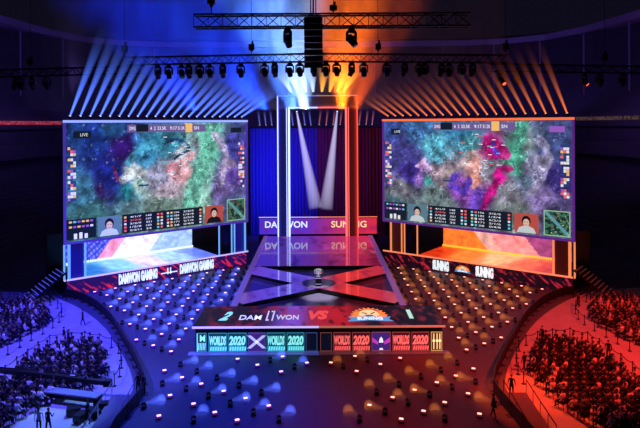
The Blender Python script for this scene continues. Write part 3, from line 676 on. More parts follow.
    def fas_c(u, v, L=L):
        b = [38, 14, 96] if L else [26, 8, 22]
        s = splash(u * 20 + v * 1.3, v * 1.2, 2.6, 14 if L else 31, .12, .08)
        e = 1.0 if (u < .24 or u > .78 or abs(u - .49) < .09) else .35
        if not L: e = 1.0 if (u < .3 or u > .66) else .6
        return mixc(b, [225, 38, 70] if L else [200, 36, 56], s * e)
    grid('fascia', M['led'], 260, 22, lambda u, v: (SL * u, -.03, .02 + 1.85 * v), fas_c, t)
    if L:
        for x0_, w in ((6.8, 'DAMWON GAMING'), (15.8, 'DAMWON GAMING')): text(w, 5.55, 1.45, M['white'], t, (x0_ + 2.78, -.1, .98), bold=.07)
        mb = MB(); cx = 14.15
        rects(mb, [(cx - 1.25, cx - .25, .72, .88), (cx + .25, cx + 1.25, .72, .88), (cx - .3, cx - .12, .6, 1.5), (cx + .12, cx + .3, .6, 1.5), (cx - .3, cx + .3, .72, .86)], -.1)
        mb.build('emblem', M['white'], t)
    else:
        for x0_, w_ in ((8.3, 2.6), (15.0, 2.6)): text('SUNING', w_, 1.5, M['white'], t, (x0_ + w_ / 2, -.1, .98), bold=.07)
        lion(t, .62, (13.05, -.1, .85), (0, 0, 0))
    # stairs beside the platform
    sx = -1 if L else 1
    st = thing('stairs', 'short open stairs at the outer end of the %s side stage' % ('blue' if L else 'orange'), 'stairs', (ox, oy, 0) if L else (ox + SL * math.cos(ang), oy + SL * math.sin(ang), 0), ang)
    sm = mat('stair_edge_' + side, (120, 130, 210) if L else (130, 60, 50), .4, emit=(80, 90, 185) if L else (100, 40, 34), es=.7)
    for k in range(11):
        x = sx * (.8 + k * .42); z = 3.4 - k * .3
        mb = MB(); mb.cbox(x, -.4, z, .3, 3.4, .07); td = mb.build('tread', M['dark'], st)
        mb = MB(); mb.cbox(x + sx * .16, -.4, z + .02, .06, 3.4, .06); mb.build('tread_edge', sm, td)
    for y in (-2.0, 1.2):
        mb = MB(); mb.bar((sx * .6, y, 3.45), (sx * 5.2, y, .12), .16); mb.bar((sx * .6, y, 3.3), (sx * .6, y, 0), .1); mb.bar((sx * 2.6, y, 1.9), (sx * 2.6, y, 0), .1); mb.build('stringer', M['dark'], st)
    # legs that carry the screen behind
    for x in (1.2, SL - 1.2):
        pass

# ------------------------------------------------------------------ glowing cones imitating beams, and their lamps
B_up_b = beam_mat('glow_beam_blue', (80, 115, 255), 1.3, 2.6); B_up_o = beam_mat('glow_beam_orange', (255, 120, 50), .7, 5.0)
B_wide_b = beam_mat('glow_fan_blue', (190, 215, 255), 1.1, 1.6); B_wide_o = beam_mat('glow_fan_orange', (255, 165, 50), 1.3, 1.6)
B_down = beam_mat('glow_spot_white', (215, 205, 255), .42, .3); B_small_b = beam_mat('glow_small_blue', (110, 120, 255), .5, 1.2); B_small_o = beam_mat('glow_small_rose', (220, 110, 120), .4, 1.2)
B_fl_b = beam_mat('floor_glow_blue', (80, 105, 255), .22, 1.0, 2.0, 3.2); B_fl_o = beam_mat('floor_glow_amber', (220, 120, 50), .10, 1.0, 2.0, 3.2)  # brighter cone end stands in for the light pool on the floor
lens_white = mat('lamp_lens_white', (255, 255, 255), .3, emit=(245, 245, 255), es=1.6); lens_or = mat('lamp_lens_orange', (255, 190, 120), .3, emit=(255, 190, 120), es=1.5)
lens_dark = mat('lamp_lens_dark', (40, 44, 60), .1); lens_red = mat('lamp_lens_red', (255, 90, 50), .3, emit=(255, 95, 55), es=2)

def beam_lamp(name, label, group, loc, d, length, r1, bm, lm, r0=.12, s=1.0, cat='stage light'):
    """a lamp standing on its base, its head aimed along d with a glowing cone in front for the lit haze"""
    t = thing(name, label, cat, loc, 0, group)
    mb = MB(); mb.cbox(0, 0, .06 * s, .4 * s, .34 * s, .12 * s); mb.cbox(-.17 * s, 0, .28 * s, .05 * s, .14 * s, .36 * s); mb.cbox(.17 * s, 0, .28 * s, .05 * s, .14 * s, .36 * s); mb.build('yoke', M['body'], t)
    d = Vector(d).normalized(); c = Vector((0, 0, .42 * s))
    mb = MB(); mb.tube(c - d * .2 * s, c + d * .14 * s, .13 * s, .17 * s, 10); hd = mb.build('head', M['body'], t)
    mb = MB(); mb.tube(c + d * .141 * s, c + d * .17 * s, .14 * s, n=10); mb.build('lens', lm, hd)
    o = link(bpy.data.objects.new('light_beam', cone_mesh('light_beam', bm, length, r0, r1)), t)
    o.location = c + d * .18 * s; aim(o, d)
    return t
for side in (BL, RD):
    (ox, oy), ang = sides[side]; L = side == BL; SL = lengths[side]
    n = 21
    for k in range(n):
        q = (k + .3) / n; x = q * SL if L else SL - q * SL
        wx, wy = ox + x * math.cos(ang), oy + x * math.sin(ang)
        lean = math.radians(20 + 36 * q); s = 1 if L else -1
        d = (s * math.sin(lean), .05, math.cos(lean))
        beam_lamp('stage_lamp', 'small beam lamp on top of the %s edged screen' % ('blue' if L else 'orange'), 'beam lamps along the %s edged screen top' % ('blue' if L else 'orange'),
                  (wx, wy + .3, 22.66), d, 14 - 4 * q, .95 if L else .8, B_up_b if L else B_up_o, lens_white if L else lens_or, r0=.12)
for px in (259, 265, 271, 292, 298, 304, 310, 318, 325, 332, 339, 358, 365, 371):
    X = (px - 316.5) * 118 / F; L = px < 316
    beam_lamp('stage_lamp', 'tiny beam lamp on the %s drape rail behind the portal' % ('blue' if L else 'red'), 'tiny lamps along the %s drape rail' % ('blue' if L else 'red'), (X, 118, 21.33), (-.12 if L else .12, 0, 1), 3.0, .3, B_small_b if L else B_small_o, lens_white, r0=.08, s=.9)
mb = MB(); mb.box(-13.2, 13.2, 117.7, 118.3, 21.2, 21.34)
tag(mb.build('drape_rail', M['dark']), 'dark rail carrying the drapes behind the portal', 'rail')
for k, px in enumerate((291, 298, 305.5, 312.5, 321, 328.5, 336, 342)):
    X = (px - 316.5) * 104.4 / F; L = px < 316
    beam_lamp('wash_light', '%s wash lamp on the portal crossbeam' % ('blue white' if L else 'orange'), '%s wash lamps on the portal crossbeam' % ('blue' if L else 'orange'), (X, 104.6, 26.95), ((X / 8), .1, 1), 5.5, 1.5, B_wide_b if L else B_wide_o, lens_white if L else lens_or, r0=.2, s=1.1)
for x, dx in ((-3.7, .2), (3.5, -.13)):
    t = thing('spot_light', 'white spot lamp under the portal crossbeam on the %s side' % ('blue' if x < 0 else 'red'), 'stage light', (x, 104.5, 24.6))
    mb = MB(); mb.cbox(0, 0, .1, .4, .3, .15); mb.build('bracket', M['body'], t)
    d = Vector((dx, -.25, -1)).normalized(); mb = MB(); mb.tube((0, 0, .1), Vector((0, 0, .1)) + d * .5, .16, n=10); hd = mb.build('head', M['body'], t)
    mb = MB(); mb.tube(Vector((0, 0, .1)) + d * .5, Vector((0, 0, .1)) + d * .53, .14, n=10); mb.build('lens', lens_white, hd)
    o = link(bpy.data.objects.new('light_beam', cone_mesh('light_beam', B_down, 17.0, .14, 1.25)), t); o.location = d * .5; aim(o, d)

# ------------------------------------------------------------------ trusses and what hangs from them
def truss(label, p0, p1, s, name='lighting_truss', group=None, bay=None):
    p0, p1 = Vector(p0), Vector(p1); d = p1 - p0; Ln = d.length; ang = math.atan2(d.y, d.x); bay = bay or s * 1.1
    t = thing(name, label, 'truss', p0, ang, group)
    mb = MB(); h = s / 2
    for y in (-h, h):
        for z in (-h, h): mb.bar((0, y, z), (Ln, y, z), s * .13)
    ch = mb.build('chords', M['truss'], t)
    mb = MB(); n = max(2, int(Ln / bay)); b = Ln / n
    for k in range(n):
        a, c = k * b, (k + 1) * b
        z0, z1 = (-h, h) if k % 2 else (h, -h)
        mb.bar((a, -h, z0), (c, -h, z1), s * .08); mb.bar((a, h, z1), (c, h, z0), s * .06)
        mb.bar((a, -h if k % 2 else h, -h), (c, h if k % 2 else -h, -h), s * .05); mb.bar((a, -h if k % 2 else h, h), (c, h if k % 2 else -h, h), s * .05)
        mb.bar((a, -h, -h), (a, h, -h), s * .05); mb.bar((a, -h, -h), (a, -h, h), s * .05)
    mb.build('lacing', M['truss'], t)
    return t
zt = 30.85
truss('lower lighting truss, span nearest the centre on the blue side', (-26.5, 83.2, zt), (0, 80, zt), 1.05)
truss('lower lighting truss, span nearest the centre on the orange side', (0, 80, zt), (26.5, 83.2, zt), 1.05)
truss('lower lighting truss, outer span on the blue side', (-60, 92, 29.8), (-24.5, 84.6, 29.8), 1.05)
truss('lower lighting truss, outer span on the orange side', (24.5, 84.6, 29.8), (60, 92, 29.8), 1.05)
truss('upper lighting truss crossing high in front of the portal', (-12.2, 60, 32.3), (15.2, 60, 32.3), 1.25)
def truss_y(x): return 80 + 3.2 * abs(x) / 26.5 if abs(x) < 25.5 else 84.6 + (abs(x) - 24.5) * .2085
def truss_z(x): return zt if abs(x) < 25.5 else 29.8
def make_hang(lm, tilt, s=1.0):
    t = thing('hanging_moving_head', 'x', 'stage light')
    mb = MB(); mb.cbox(0, 0, -.1 * s, .3 * s, .3 * s, .2 * s); mb.cbox(0, 0, -.27 * s, .5 * s, .3 * s, .16 * s); mb.build('clamp', M['body'], t)
    mb = MB(); mb.cbox(-.33 * s, 0, -.6 * s, .07 * s, .2 * s, .62 * s); mb.cbox(.33 * s, 0, -.6 * s, .07 * s, .2 * s, .62 * s); mb.cbox(0, 0, -.33 * s, .7 * s, .2 * s, .07 * s); mb.build('yoke', M['body'], t)
    c = Vector((0, 0, -.78 * s)); d = Vector((math.sin(tilt) * .6, -math.sin(tilt), -math.cos(tilt))).normalized()
    mb = MB(); mb.tube(c - d * .32 * s, c - d * .05 * s, .2 * s, .27 * s, 12); mb.tube(c - d * .05 * s, c + d * .45 * s, .27 * s, .2 * s, 12); hd = mb.build('head', M['body'], t)
    mb = MB(); mb.tube(c + d * .451 * s, c + d * .48 * s, .17 * s, n=12); mb.build('lens', lm, hd)
    remember(t); return t
protos = [make_hang(lens_dark, a, 1.6) for a in (.15, .5, -.35)] + [make_hang(lens_red, .7, 1.6)]
used = [False] * 4
px_list = [15, 20.5, 33, 47, 93, 108, 121, 129, 158, 169, 182, 189, 200, 210, 223, 241, 265, 275, 290, 300, 314, 326, 337, 352, 364, 387, 405, 419, 425, 442, 449, 462, 473, 502, 518, 584, 600, 623]
for i, px in enumerate(px_list):
    k = (px - CX) / F; X = k * 84
    for _ in range(6): X = k * truss_y(X)
    v = 3 if px in (502, 584) else (i * 7) % 3
    o = protos[v] if not used[v] else copy_tree(protos[v]); used[v] = True
    o.location = (X, truss_y(X), truss_z(X) - .52); o.rotation_euler = (0, 0, (i * 1.3) % 2 - 1)
    if v == 3: tag(o, 'moving head lamp glowing red under the orange side truss, %s' % ('closer to the centre' if px == 502 else 'far out towards the stands'))
    else:
        sd = 'blue' if X < 0 else 'orange'; far = abs(X) > 26
        g = 'dark moving heads under the %s %s truss' % ('outer' if far else 'inner', sd)
        tag(o, 'dark moving head lamp hanging under the %s span of the %s side truss' % ('outer' if far else 'inner', sd), group=g)
for px in (288, 352):
    o = copy_tree(protos[1]); o.location = ((px - CX) * .1, 60, 31.65); o.rotation_euler = (0, 0, 2.2 if px < 300 else .6)
    tag(o, 'moving head lamp under the upper truss in the %s haze' % ('blue' if px < 300 else 'orange'))
    if 'group' in o: del o['group']
def cluster(px, y, z0, z1, label):
    t = thing('chain_hoist', label, 'hoist', ((px - CX) * y / F, y, z0))
    hgt = z1 - z0
    mb = MB(); mb.cbox(0, 0, hgt * .5, .75, .6, hgt * .4); mb.cbox(.12, 0, hgt * .8, .25, .3, .5); mb.lathe([(.08, hgt * .2), (.2, hgt * .26), (.2, hgt * .34)], 8); mb.build('motor', M['dark'], t)
    mb = MB(); mb.tube((0, 0, 0), (0, 0, hgt * .35), .06, n=6); mb.build('hook', M['dark'], t)
    mb = MB(); mb.tube((0, 0, hgt), (0, 0, 46 - z0), .035, n=5); mb.build('chain', M['truss'], t)
cluster(252, 80.8, 31.4, 33.4, 'chain hoist over the lower truss in the blue haze left of the speaker column'); cluster(378.5, 80.9, 31.4, 33.4, 'chain hoist over the lower truss in the orange haze')
cluster(125, 83, 31.4, 33.7, 'chain hoist above the join of the blue side truss'); cluster(506, 83, 31.4, 33.7, 'chain hoist above the join of the orange side truss')
cluster(31, 89.3, 30.4, 32.6, 'far outer chain hoist over the blue side truss'); cluster(605, 89, 30.4, 33, 'far outer chain hoist over the orange side truss')
cluster(212, 60, 33.0, 36.5, 'chain hoist at the blue end of the upper truss'); cluster(334, 60, 33.0, 34.2, 'short chain hoist just right of the speaker column on the upper truss')
t = thing('speaker_column', 'tall black hanging loudspeaker column at the centre of the upper truss', 'loudspeaker', (-.35, 58.8, 27.4))
for k in range(8):
    z = .1 + k * .62
    mb = MB(); a = .02 * (7 - k)
    mb.add([(-.9, -.35 + a * 2, z), (.9, -.35 + a * 2, z), (.9, .45, z + .04), (-.9, .45, z + .04), (-.9, -.4 + a * 2, z + .56), (.9, -.4 + a * 2, z + .56), (.9, .45, z + .52), (-.9, .45, z + .52)],
           [(3, 2, 1, 0), (4, 5, 6, 7), (0, 1, 5, 4), (2, 3, 7, 6), (0, 4, 7, 3), (1, 2, 6, 5)])
    cb = mb.build('speaker_box', M['black'], t)
    mb = MB(); mb.cbox(0, -.40 + a * 2, z + .28, 1.5, .04, .4); mb.build('grille', mat('speaker_grille', (30, 30, 36), .6, bump=.4, nscale=60) if k == 0 else bpy.data.materials['speaker_grille'], cb)
mb = MB(); mb.box(-.8, .8, -.25, .35, 5.1, 5.25); mb.build('rigging_frame', M['dark'], t)
mb = MB(); mb.tube((-.25, 0, 5.25), (-.25, 0, 14), .06, n=5); mb.tube((.25, 0, 5.25), (.25, 0, 14), .06, n=5); mb.tube((0, 0, 5.25), (0, 0, 14), .09, n=6)
mb.build('chain', M['chrome'], t)

# ------------------------------------------------------------------ the field of floor lamps
def make_strobe(L):
    t = thing('floor_strobe', 'x', 'floor light')
    mb = MB(); mb.cbox(0, 0, .03, .3, .3, .06); mb.cbox(-.27, 0, .16, .03, .08, .26); mb.cbox(.27, 0, .16, .03, .08, .26); mb.cbox(0, 0, .05, .56, .08, .04); mb.build('stand', M['body'], t)
    col = (90, 30, 150) if L else (110, 24, 34)  # housing glows to imitate the halo round its lens
    mb = MB(); mb.add([(-.25, -.17, .14), (.25, -.17, .14), (.25, .12, .14), (-.25, .12, .14), (-.25, -.15, .27), (.25, -.15, .27), (.25, .12, .36), (-.25, .12, .36)],
                     [(3, 2, 1, 0), (4, 5, 6, 7), (0, 1, 5, 4), (2, 3, 7, 6), (0, 4, 7, 3), (1, 2, 6, 5)])
    hd = mb.build('housing', mat('strobe_halo_housing_' + ('b' if L else 'r'), col, .5, emit=col, es=.8), t)
    lc = (255, 205, 240) if L else (255, 190, 170)
    mb = MB(); mb.add([(-.19, -.12, .29), (.19, -.12, .29), (.19, .08, .36), (-.19, .08, .36)], [(0, 1, 2, 3)]); mb.build('lens', mat('strobe_lens_' + ('b' if L else 'r'), lc, .3, emit=lc, es=1.9), hd)
    t.scale = (.82,) * 3; t.rotation_euler = (0, 0, .35 if L else -.35); remember(t); return t
def make_mover(L):
    t = thing('floor_moving_head', 'x', 'floor light')
    mb = MB(); mb.cbox(0, 0, .07, .42, .36, .14); mb.lathe([(.16, .14), (.14, .19)], 10); mb.build('base', M['body'], t)
    mb = MB(); mb.cbox(-.2, 0, .37, .05, .14, .36); mb.cbox(.2, 0, .37, .05, .14, .36); mb.cbox(0, 0, .2, .42, .14, .04); mb.build('yoke', M['dark'], t)
    d = Vector(((.7 if L else -.7), .9, -.12)).normalized(); c = Vector((0, 0, .48))
    mb = MB(); mb.tube(c - d * .2, c, .12, .16, 10); mb.tube(c, c + d * .16, .16, .14, 10); hd = mb.build('head', M['body'], t)
    mb = MB(); mb.tube(c + d * .161, c + d * .18, .11, n=10); mb.build('lens', lens_white if L else lens_or, hd)
    mb = MB(); mb.tube(c - d * .22, c - d * .201, .09, n=10); mb.build('rear_cap', M['chrome'], hd)
    for q in t.children: q.scale = (.8, .8, .8)
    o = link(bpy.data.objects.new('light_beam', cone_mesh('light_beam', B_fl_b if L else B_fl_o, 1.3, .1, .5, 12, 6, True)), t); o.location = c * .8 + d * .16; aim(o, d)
    remember(t); return t
gm = {}
def place(kind, L, x, y, label, group, rz=None):
    key = (kind, L)
    if key not in gm: gm[key] = (make_strobe if kind == 's' else make_mover)(L); o = gm[key]
    else: o = copy_tree(gm[key])
    o.location = (x, y, 0); tag(o, label, group=group)
    if rz is not None: o.rotation_euler = (0, 0, rz)
    return o
def barrier_x(y):           # the inner edge of the curved barrier at depth y, as a distance from the axis
    pts = sorted([(yy, -xx) for xx, yy in fence_path])
    for (y0, x0), (y1, x1) in zip(pts, pts[1:]):
        if y0 <= y <= y1: return x0 + (x1 - x0) * (y - y0) / (y1 - y0 + 1e-9)
    return pts[0][1] if y < pts[0][0] else pts[-1][1]
fence_path = smooth_path([W(*p) for p in ((62, 296), (78, 299), (95, 308), (110, 322), (121, 340), (132, 360), (141, 380))] + [(-14.2, 48.6), (-14.5, 44), (-14.9, 38)])
ns = nh = 0
SP = [(1.1, 54.7), (3.4, 56.2), (3.33, 52.8), (5.57, 54.3), (7.55, 55.7), (3.9, 46.4), (5.85, 47.7), (7.8, 49), (9.9, 50.4), (11.8, 51.7), (13.7, 53.2), (6.05, 44.2), (7.9, 45.4), (9.8, 46.8), (12, 48.3), (12, 44.9)]
HP = [(4.5, 55.5), (2.2, 54), (10.8, 53.05), (8.8, 51.7), (6.7, 50.2), (4.7, 48.8), (8.9, 48.3), (6.96, 47), (5, 45.5), (3, 44.4), (9.3, 44.4), (11, 49.6), (12.6, 54.6), (13.2, 50.6), (13.6, 46.6)]
spots = [('s', x, y) for x, y in SP] + [('m', x, y) for x, y in HP]
for i in range(6, 17):
    for k in range(0, 18):
        x = 14.2 + 2.15 * (i - 6); y = 57.65 + 3.2 * (k - 1) + (1.6 if i % 2 else 0)
        for kind, dx, dy in (('s', 0, 0), ('m', 1.07, .7)):
            X, Y = x + dx, y + dy
            if Y < 56.4 or X > barrier_x(Y) - 1.0: continue
            if Y > 77.4 + (32.5 - X) / 21.2 * 17.1 - 1.4 or X > 32: continue
            spots.append((kind, X, Y))
for k in range(0, 10):          # the columns closest to the cross part of the stage
    for x, y0, kind in ((12.05, 68.0, 's'), (10.95, 69.0, 'm'), (13.1, 66.6, 'm')):
        y = y0 + 3.2 * k
        if y < 77.4 + (32.5 - x) / 21.2 * 17.1 - 1.4: spots.append((kind, x, y))
for kind, X, Y in spots:
    for L in (True, False):
        s = -1 if L else 1
        zone = 'in front of the stage' if Y < 56.4 else 'beside the stage'
        c = 'blue' if L else 'red'
        if kind == 's':
            place('s', L, s * X, Y, 'bright little strobe lamp on the %s lit floor %s' % (c, zone), 'strobe lamps on the %s floor %s' % (c, zone)); ns += 1
        else:
            place('m', L, s * X, Y, 'black moving head floor lamp throwing a short %s beam %s' % ('blue' if L else 'amber', zone), '%s beam floor lamps %s' % (c, zone), rz=random.uniform(-.35, .35)); nh += 1
print('LAMPS', ns, nh)

# ------------------------------------------------------------------ barriers, rope posts
def along(pts, step):
    out, acc = [], 0.0; P = [Vector(p) for p in pts]
    cur = P[0]; out.append(cur.copy()); need = step
    for a, b in zip(P, P[1:]):
        L_ = (b - a).length; pos = 0
        while L_ - pos >= need: pos += need; out.append(a + (b - a) * (pos / L_)); need = step
        need -= (L_ - pos)
    return out
for s in (-1, 1):
    c = 'blue' if s < 0 else 'red'
    pts = along([(-x * s, y) for x, y in fence_path] if s > 0 else fence_path, 2.0)
    for a, b in zip(pts, pts[1:]):
        if a.y < 40: continue
        d = b - a; an = math.atan2(d.y, d.x)
        t = thing('crowd_barrier', 'dark metal barrier section along the curved edge of the %s lit lamp field' % c, 'barrier', (a.x, a.y, 0), an, 'curved barrier sections on the %s side' % c)
        Ln = d.length - .06
        mb = MB(); mb.bar((0, 0, 1.1), (Ln, 0, 1.1), .07); mb.bar((0, 0, .12), (Ln, 0, .12), .05); mb.bar((0, 0, 0), (0, 0, 1.1), .06); mb.bar((Ln, 0, 0), (Ln, 0, 1.1), .06); mb.build('frame', M['dark'], t)
        mb = MB(); mb.box(.04, Ln - .04, -.015, .015, .14, 1.05); mb.build('panel', M['black'], t)
        for q in (.1, Ln - .2): mb = MB(); mb.box(q, q + .1, -.35, .35, 0, .04); mb.build('foot', M['dark'], t)
# blocks of spectators
A = [(-31, 58.5), (-30.5, 62), (-29.8, 65.8), (-31.4, 69.8), (-34.6, 72.6), (-39, 73.6), (-43, 73.6), (-43, 58.5)]
Bp = [(-25.4, 59.5), (-22.6, 59.2), (-20.6, 57.2), (-19.2, 54), (-18.4, 51.5), (-18.4, 50.3), (-19.6, 48.6), (-21.3, 47), (-22.3, 44.5), (-23.2, 41.5), (-26.2, 41.5), (-26.5, 52), (-26.2, 57)]
def inside(p, poly):
    r = False; x, y = p
    for i in range(len(poly)):
        x0, y0 = poly[i]; x1, y1 = poly[i - 1]
        if (y0 > y) != (y1 > y) and x < (x1 - x0) * (y - y0) / (y1 - y0) + x0: r = not r
    return r
def rope_line(pts, s, c, where):
    P = along(pts, 1.9)
    for i, p in enumerate(P):
        t = thing('rope_post', 'slim dark rope post %s on the %s lit walkway' % (where, c), 'post', (p.x * -s, p.y, .06), 0, 'rope posts %s on the %s side' % (where, c))
        mb = MB(); mb.lathe([(.2, 0), (.19, .03), (.05, .06)], 10); mb.build('base', M['pole'], t)
        mb = MB(); mb.tube((0, 0, .05), (0, 0, 1.0), .045, n=6); mb.lathe([(.07, .98), (.07, 1.06)], 8); mb.build('pole', M['pole'], t)
        if i < len(P) - 1:
            q = P[i + 1]; dx, dy = (q.x - p.x) * -s, q.y - p.y
            mb = MB(); pr = None
            for k in range(6):
                u = k / 5; v = (dx * u, dy * u, .95 - .14 * 4 * u * (1 - u))
                if pr: mb.bar(pr, v, .05)
                pr = v
            mb.build('rope', M['rope'], t)
for s in (-1, 1):
    c = 'blue' if s < 0 else 'red'
    rope_line(smooth_path([(-29.8, 57.5), (-29.4, 61), (-28.8, 66), (-30.4, 70.8), (-33.8, 74), (-38.5, 75)]), s, c, 'round the far seating block')
    rope_line(smooth_path([(-27.4, 50.5), (-27.3, 55), (-26.6, 60.7), (-23, 60.7), (-19.8, 58.5), (-18.1, 55), (-17.3, 52), (-17.2, 50.4)]), s, c, 'round the near seating block')

def skinned(name, nodes, edges, mats, pick, levels=1):
    me = bpy.data.meshes.new('s'); me.from_pydata([n[0] for n in nodes], edges, [])
    ob = bpy.data.objects.new('s', me); C.objects.link(ob)
    ob.modifiers.new('skin', 'SKIN')
    if not me.skin_vertices: 
        bpy.context.view_layer.objects.active = ob; bpy.ops.object.mode_set(mode='OBJECT')
    sv = me.skin_vertices[0].data
    for i, n in enumerate(nodes): r = n[1]; sv[i].radius = r if isinstance(r, tuple) else (r, r)
    sv[0].use_root = True
    sub = ob.modifiers.new('sub', 'SUBSURF'); sub.levels = levels; sub.render_levels = levels
    dg = bpy.context.evaluated_depsgraph_get(); dg.update()
    out = bpy.data.meshes.new_from_object(ob.evaluated_get(dg)); bpy.data.objects.remove(ob)
    out.materials.clear()
    for m in mats: out.materials.append(m)
    for p in out.polygons: p.material_index = pick(p.center); p.use_smooth = True
    out.name = name; return out
def ellipsoid(mb, c, r, n=10, m=6, zmin=-1.0):
    prof = []
    for k in range(m + 1):
        a = -PI / 2 + PI * k / m; z = math.sin(a)
        if z >= zmin: prof.append((max(.01, math.cos(a)), z))
    vs = [(c[0] + r[0] * q * math.cos(2 * PI * i / n), c[1] + r[1] * q * math.sin(2 * PI * i / n), c[2] + r[2] * z) for q, z in prof for i in range(n)]
    fs = [(k * n + i, k * n + (i + 1) % n, (k + 1) * n + (i + 1) % n, (k + 1) * n + i) for k in range(len(prof) - 1) for i in range(n)]
    mb.add(vs, fs)
SEAT_N = [((0, 0, .52), (.17, .13)), ((0, -.04, .75), (.155, .11)), ((0, -.03, 1.0), (.19, .11)), ((0, 0, 1.14), .055), ((0, .02, 1.24), (.085, .095)), ((0, .02, 1.36), (.075, .085)),
          ((-.11, .12, .5), .09), ((-.13, .46, .5), .07), ((-.13, .46, .12), .05), ((-.13, .6, .06), .04), ((.11, .12, .5), .09), ((.13, .46, .5), .07), ((.13, .46, .12), .05), ((.13, .6, .06), .04),
          ((-.22, -.02, 1.03), .06), ((-.27, .08, .8), .045), ((-.15, .33, .66), .035), ((-.11, .4, .65), .035), ((.22, -.02, 1.03), .06), ((.27, .08, .8), .045), ((.15, .33, .66), .035), ((.11, .4, .65), .035)]
SEAT_E = [(0, 1), (1, 2), (2, 3), (3, 4), (4, 5), (0, 6), (6, 7), (7, 8), (8, 9), (0, 10), (10, 11), (11, 12), (12, 13), (2, 14), (14, 15), (15, 16), (16, 17), (2, 18), (18, 19), (19, 20), (20, 21)]
def pick_seat(c):
    if c.z > 1.12: return 1
    if c.y > .3 and .58 < c.z < .74: return 1
    if c.z < .58: return 2
    return 0
seat_mesh = {k: skinned('person', SEAT_N, SEAT_E, [m, M['skin'], TROUSER], pick_seat, 1) for k, m in CLOTH.items()}
mb = MB(); ellipsoid(mb, (0, .0, 1.345), (.105, .12, .115), zmin=-.4); hair_seat = mb.mesh('hair', M['hair'], True)
mb = MB(); mb.box(-.22, .22, -.2, .22, .42, .46); mb.add([(-.21, -.24, .5), (.21, -.24, .5), (.21, -.2, .48), (-.21, -.2, .48), (-.21, -.32, .9), (.21, -.32, .9), (.21, -.28, .92), (-.21, -.28, .92)], [(3, 2, 1, 0), (4, 5, 6, 7), (0, 1, 5, 4), (2, 3, 7, 6), (0, 4, 7, 3), (1, 2, 6, 5)])
for x in (-.19, .19):
    mb.bar((x, .19, 0), (x, .19, .44), .03); mb.bar((x, -.22, 0), (x, -.2, .5), .03)
chair_mesh = mb.mesh('stadium_chair', M['chair'])

seats = []
for s in (-1, 1):
    for nm, poly in (('far', A), ('near', Bp if s < 0 else Bp[:6] + [(-18.6, 46), (-19.4, 41.5)] + Bp[10:])):
        y = 41.8; r = 0
        while y < 76:
            x = -43.0 + (.4 if r % 2 else 0)
            while x < -17:
                jx, jy = x + random.uniform(-.2, .2), y + random.uniform(-.13, .13)
                if inside((jx, jy), poly) and (jx / jy > -.56): seats.append((jx * -s, jy, s, nm, random.random()))
                x += .84
            y += 1.0; r += 1
print('SEATS', len(seats))
seats.sort(key=lambda q: math.hypot(q[0], q[1]))
kinds = ('dark', 'dark', 'dark', 'navy', 'grey', 'pale', 'pale')
CL = {'dark': 'black clothing', 'navy': 'navy clothing', 'grey': 'a grey top', 'pale': 'a pale top'}
rest = []
SCALE = 1.12
for i, (x, y, s, nm, rr) in enumerate(seats):
    kd = kinds[int(rr * len(kinds))]; c = 'blue' if s < 0 else 'red'
    rz = math.atan2(-x, 88 - y) * -1 + random.uniform(-.25, .25)
    rz = -math.atan2(-x, 88 - y) + random.uniform(-.25, .25)
    if i < 296:
        o = bpy.data.objects.new('person', seat_mesh[kd]); C.objects.link(o); o.location = (x, y, .06); o.rotation_euler = (0, 0, rz); o.scale = (SCALE,) * 3
        tag(o, 'seated spectator in %s in the %s %s lit seating block' % (CL[kd], nm, c), 'person', 'spectators in %s, %s %s block' % (kd, nm, c))
        h = bpy.data.objects.new('hair', hair_seat); link(h, o)
        o = bpy.data.objects.new('stadium_chair', chair_mesh); C.objects.link(o); o.location = (x, y, .06); o.rotation_euler = (0, 0, rz); o.scale = (SCALE,) * 3
        tag(o, 'black plastic chair under a spectator in the %s %s lit seating block' % (nm, c), 'chair', 'chairs in the %s %s block' % (nm, c))
    else: rest.append((x, y, rz, kd))
if rest:
    def bake(meshes_for, name, mats):
        V, Fc, MI = [], [], []; off = 0
        cache = {}
        for x, y, rz, kd in rest:
            for me, remap in meshes_for(kd):
                if me.name not in cache:
                    co = np.empty(len(me.vertices) * 3); me.vertices.foreach_get('co', co); cache[me.name] = (co.reshape(-1, 3), [tuple(p.vertices) for p in me.polygons], [p.material_index for p in me.polygons])
                co, fs, mi = cache[me.name]; cr, sr = math.cos(rz), math.sin(rz); q = co * SCALE
                V.append(np.stack([q[:, 0] * cr - q[:, 1] * sr + x, q[:, 0] * sr + q[:, 1] * cr + y, q[:, 2] + .06], 1))
                Fc += [tuple(a + off for a in f) for f in fs]; MI += [remap[a] for a in mi]; off += len(co)
        me = bpy.data.meshes.new(name); me.from_pydata(np.concatenate(V).tolist(), [], Fc)
        for m in mats: me.materials.append(m)
        me.polygons.foreach_set('material_index', MI); me.polygons.foreach_set('use_smooth', [True] * len(Fc)); me.update()
        return link(bpy.data.objects.new(name, me))
    cm = list(CLOTH.values()); ck = list(CLOTH.keys())
    o = bake(lambda kd: [(seat_mesh[kd], [ck.index(kd), 4, 5]), (hair_seat, [6])], 'distant_spectators', cm + [M['skin'], TROUSER, M['hair']])
    tag(o, 'rest of the seated crowd farther back in the seating blocks', 'crowd', kind='stuff')
    o = bake(lambda kd: [(chair_mesh, [0])], 'distant_chairs', [M['chair']])
    tag(o, 'rest of the black chairs under the farther crowd', 'chairs', kind='stuff')

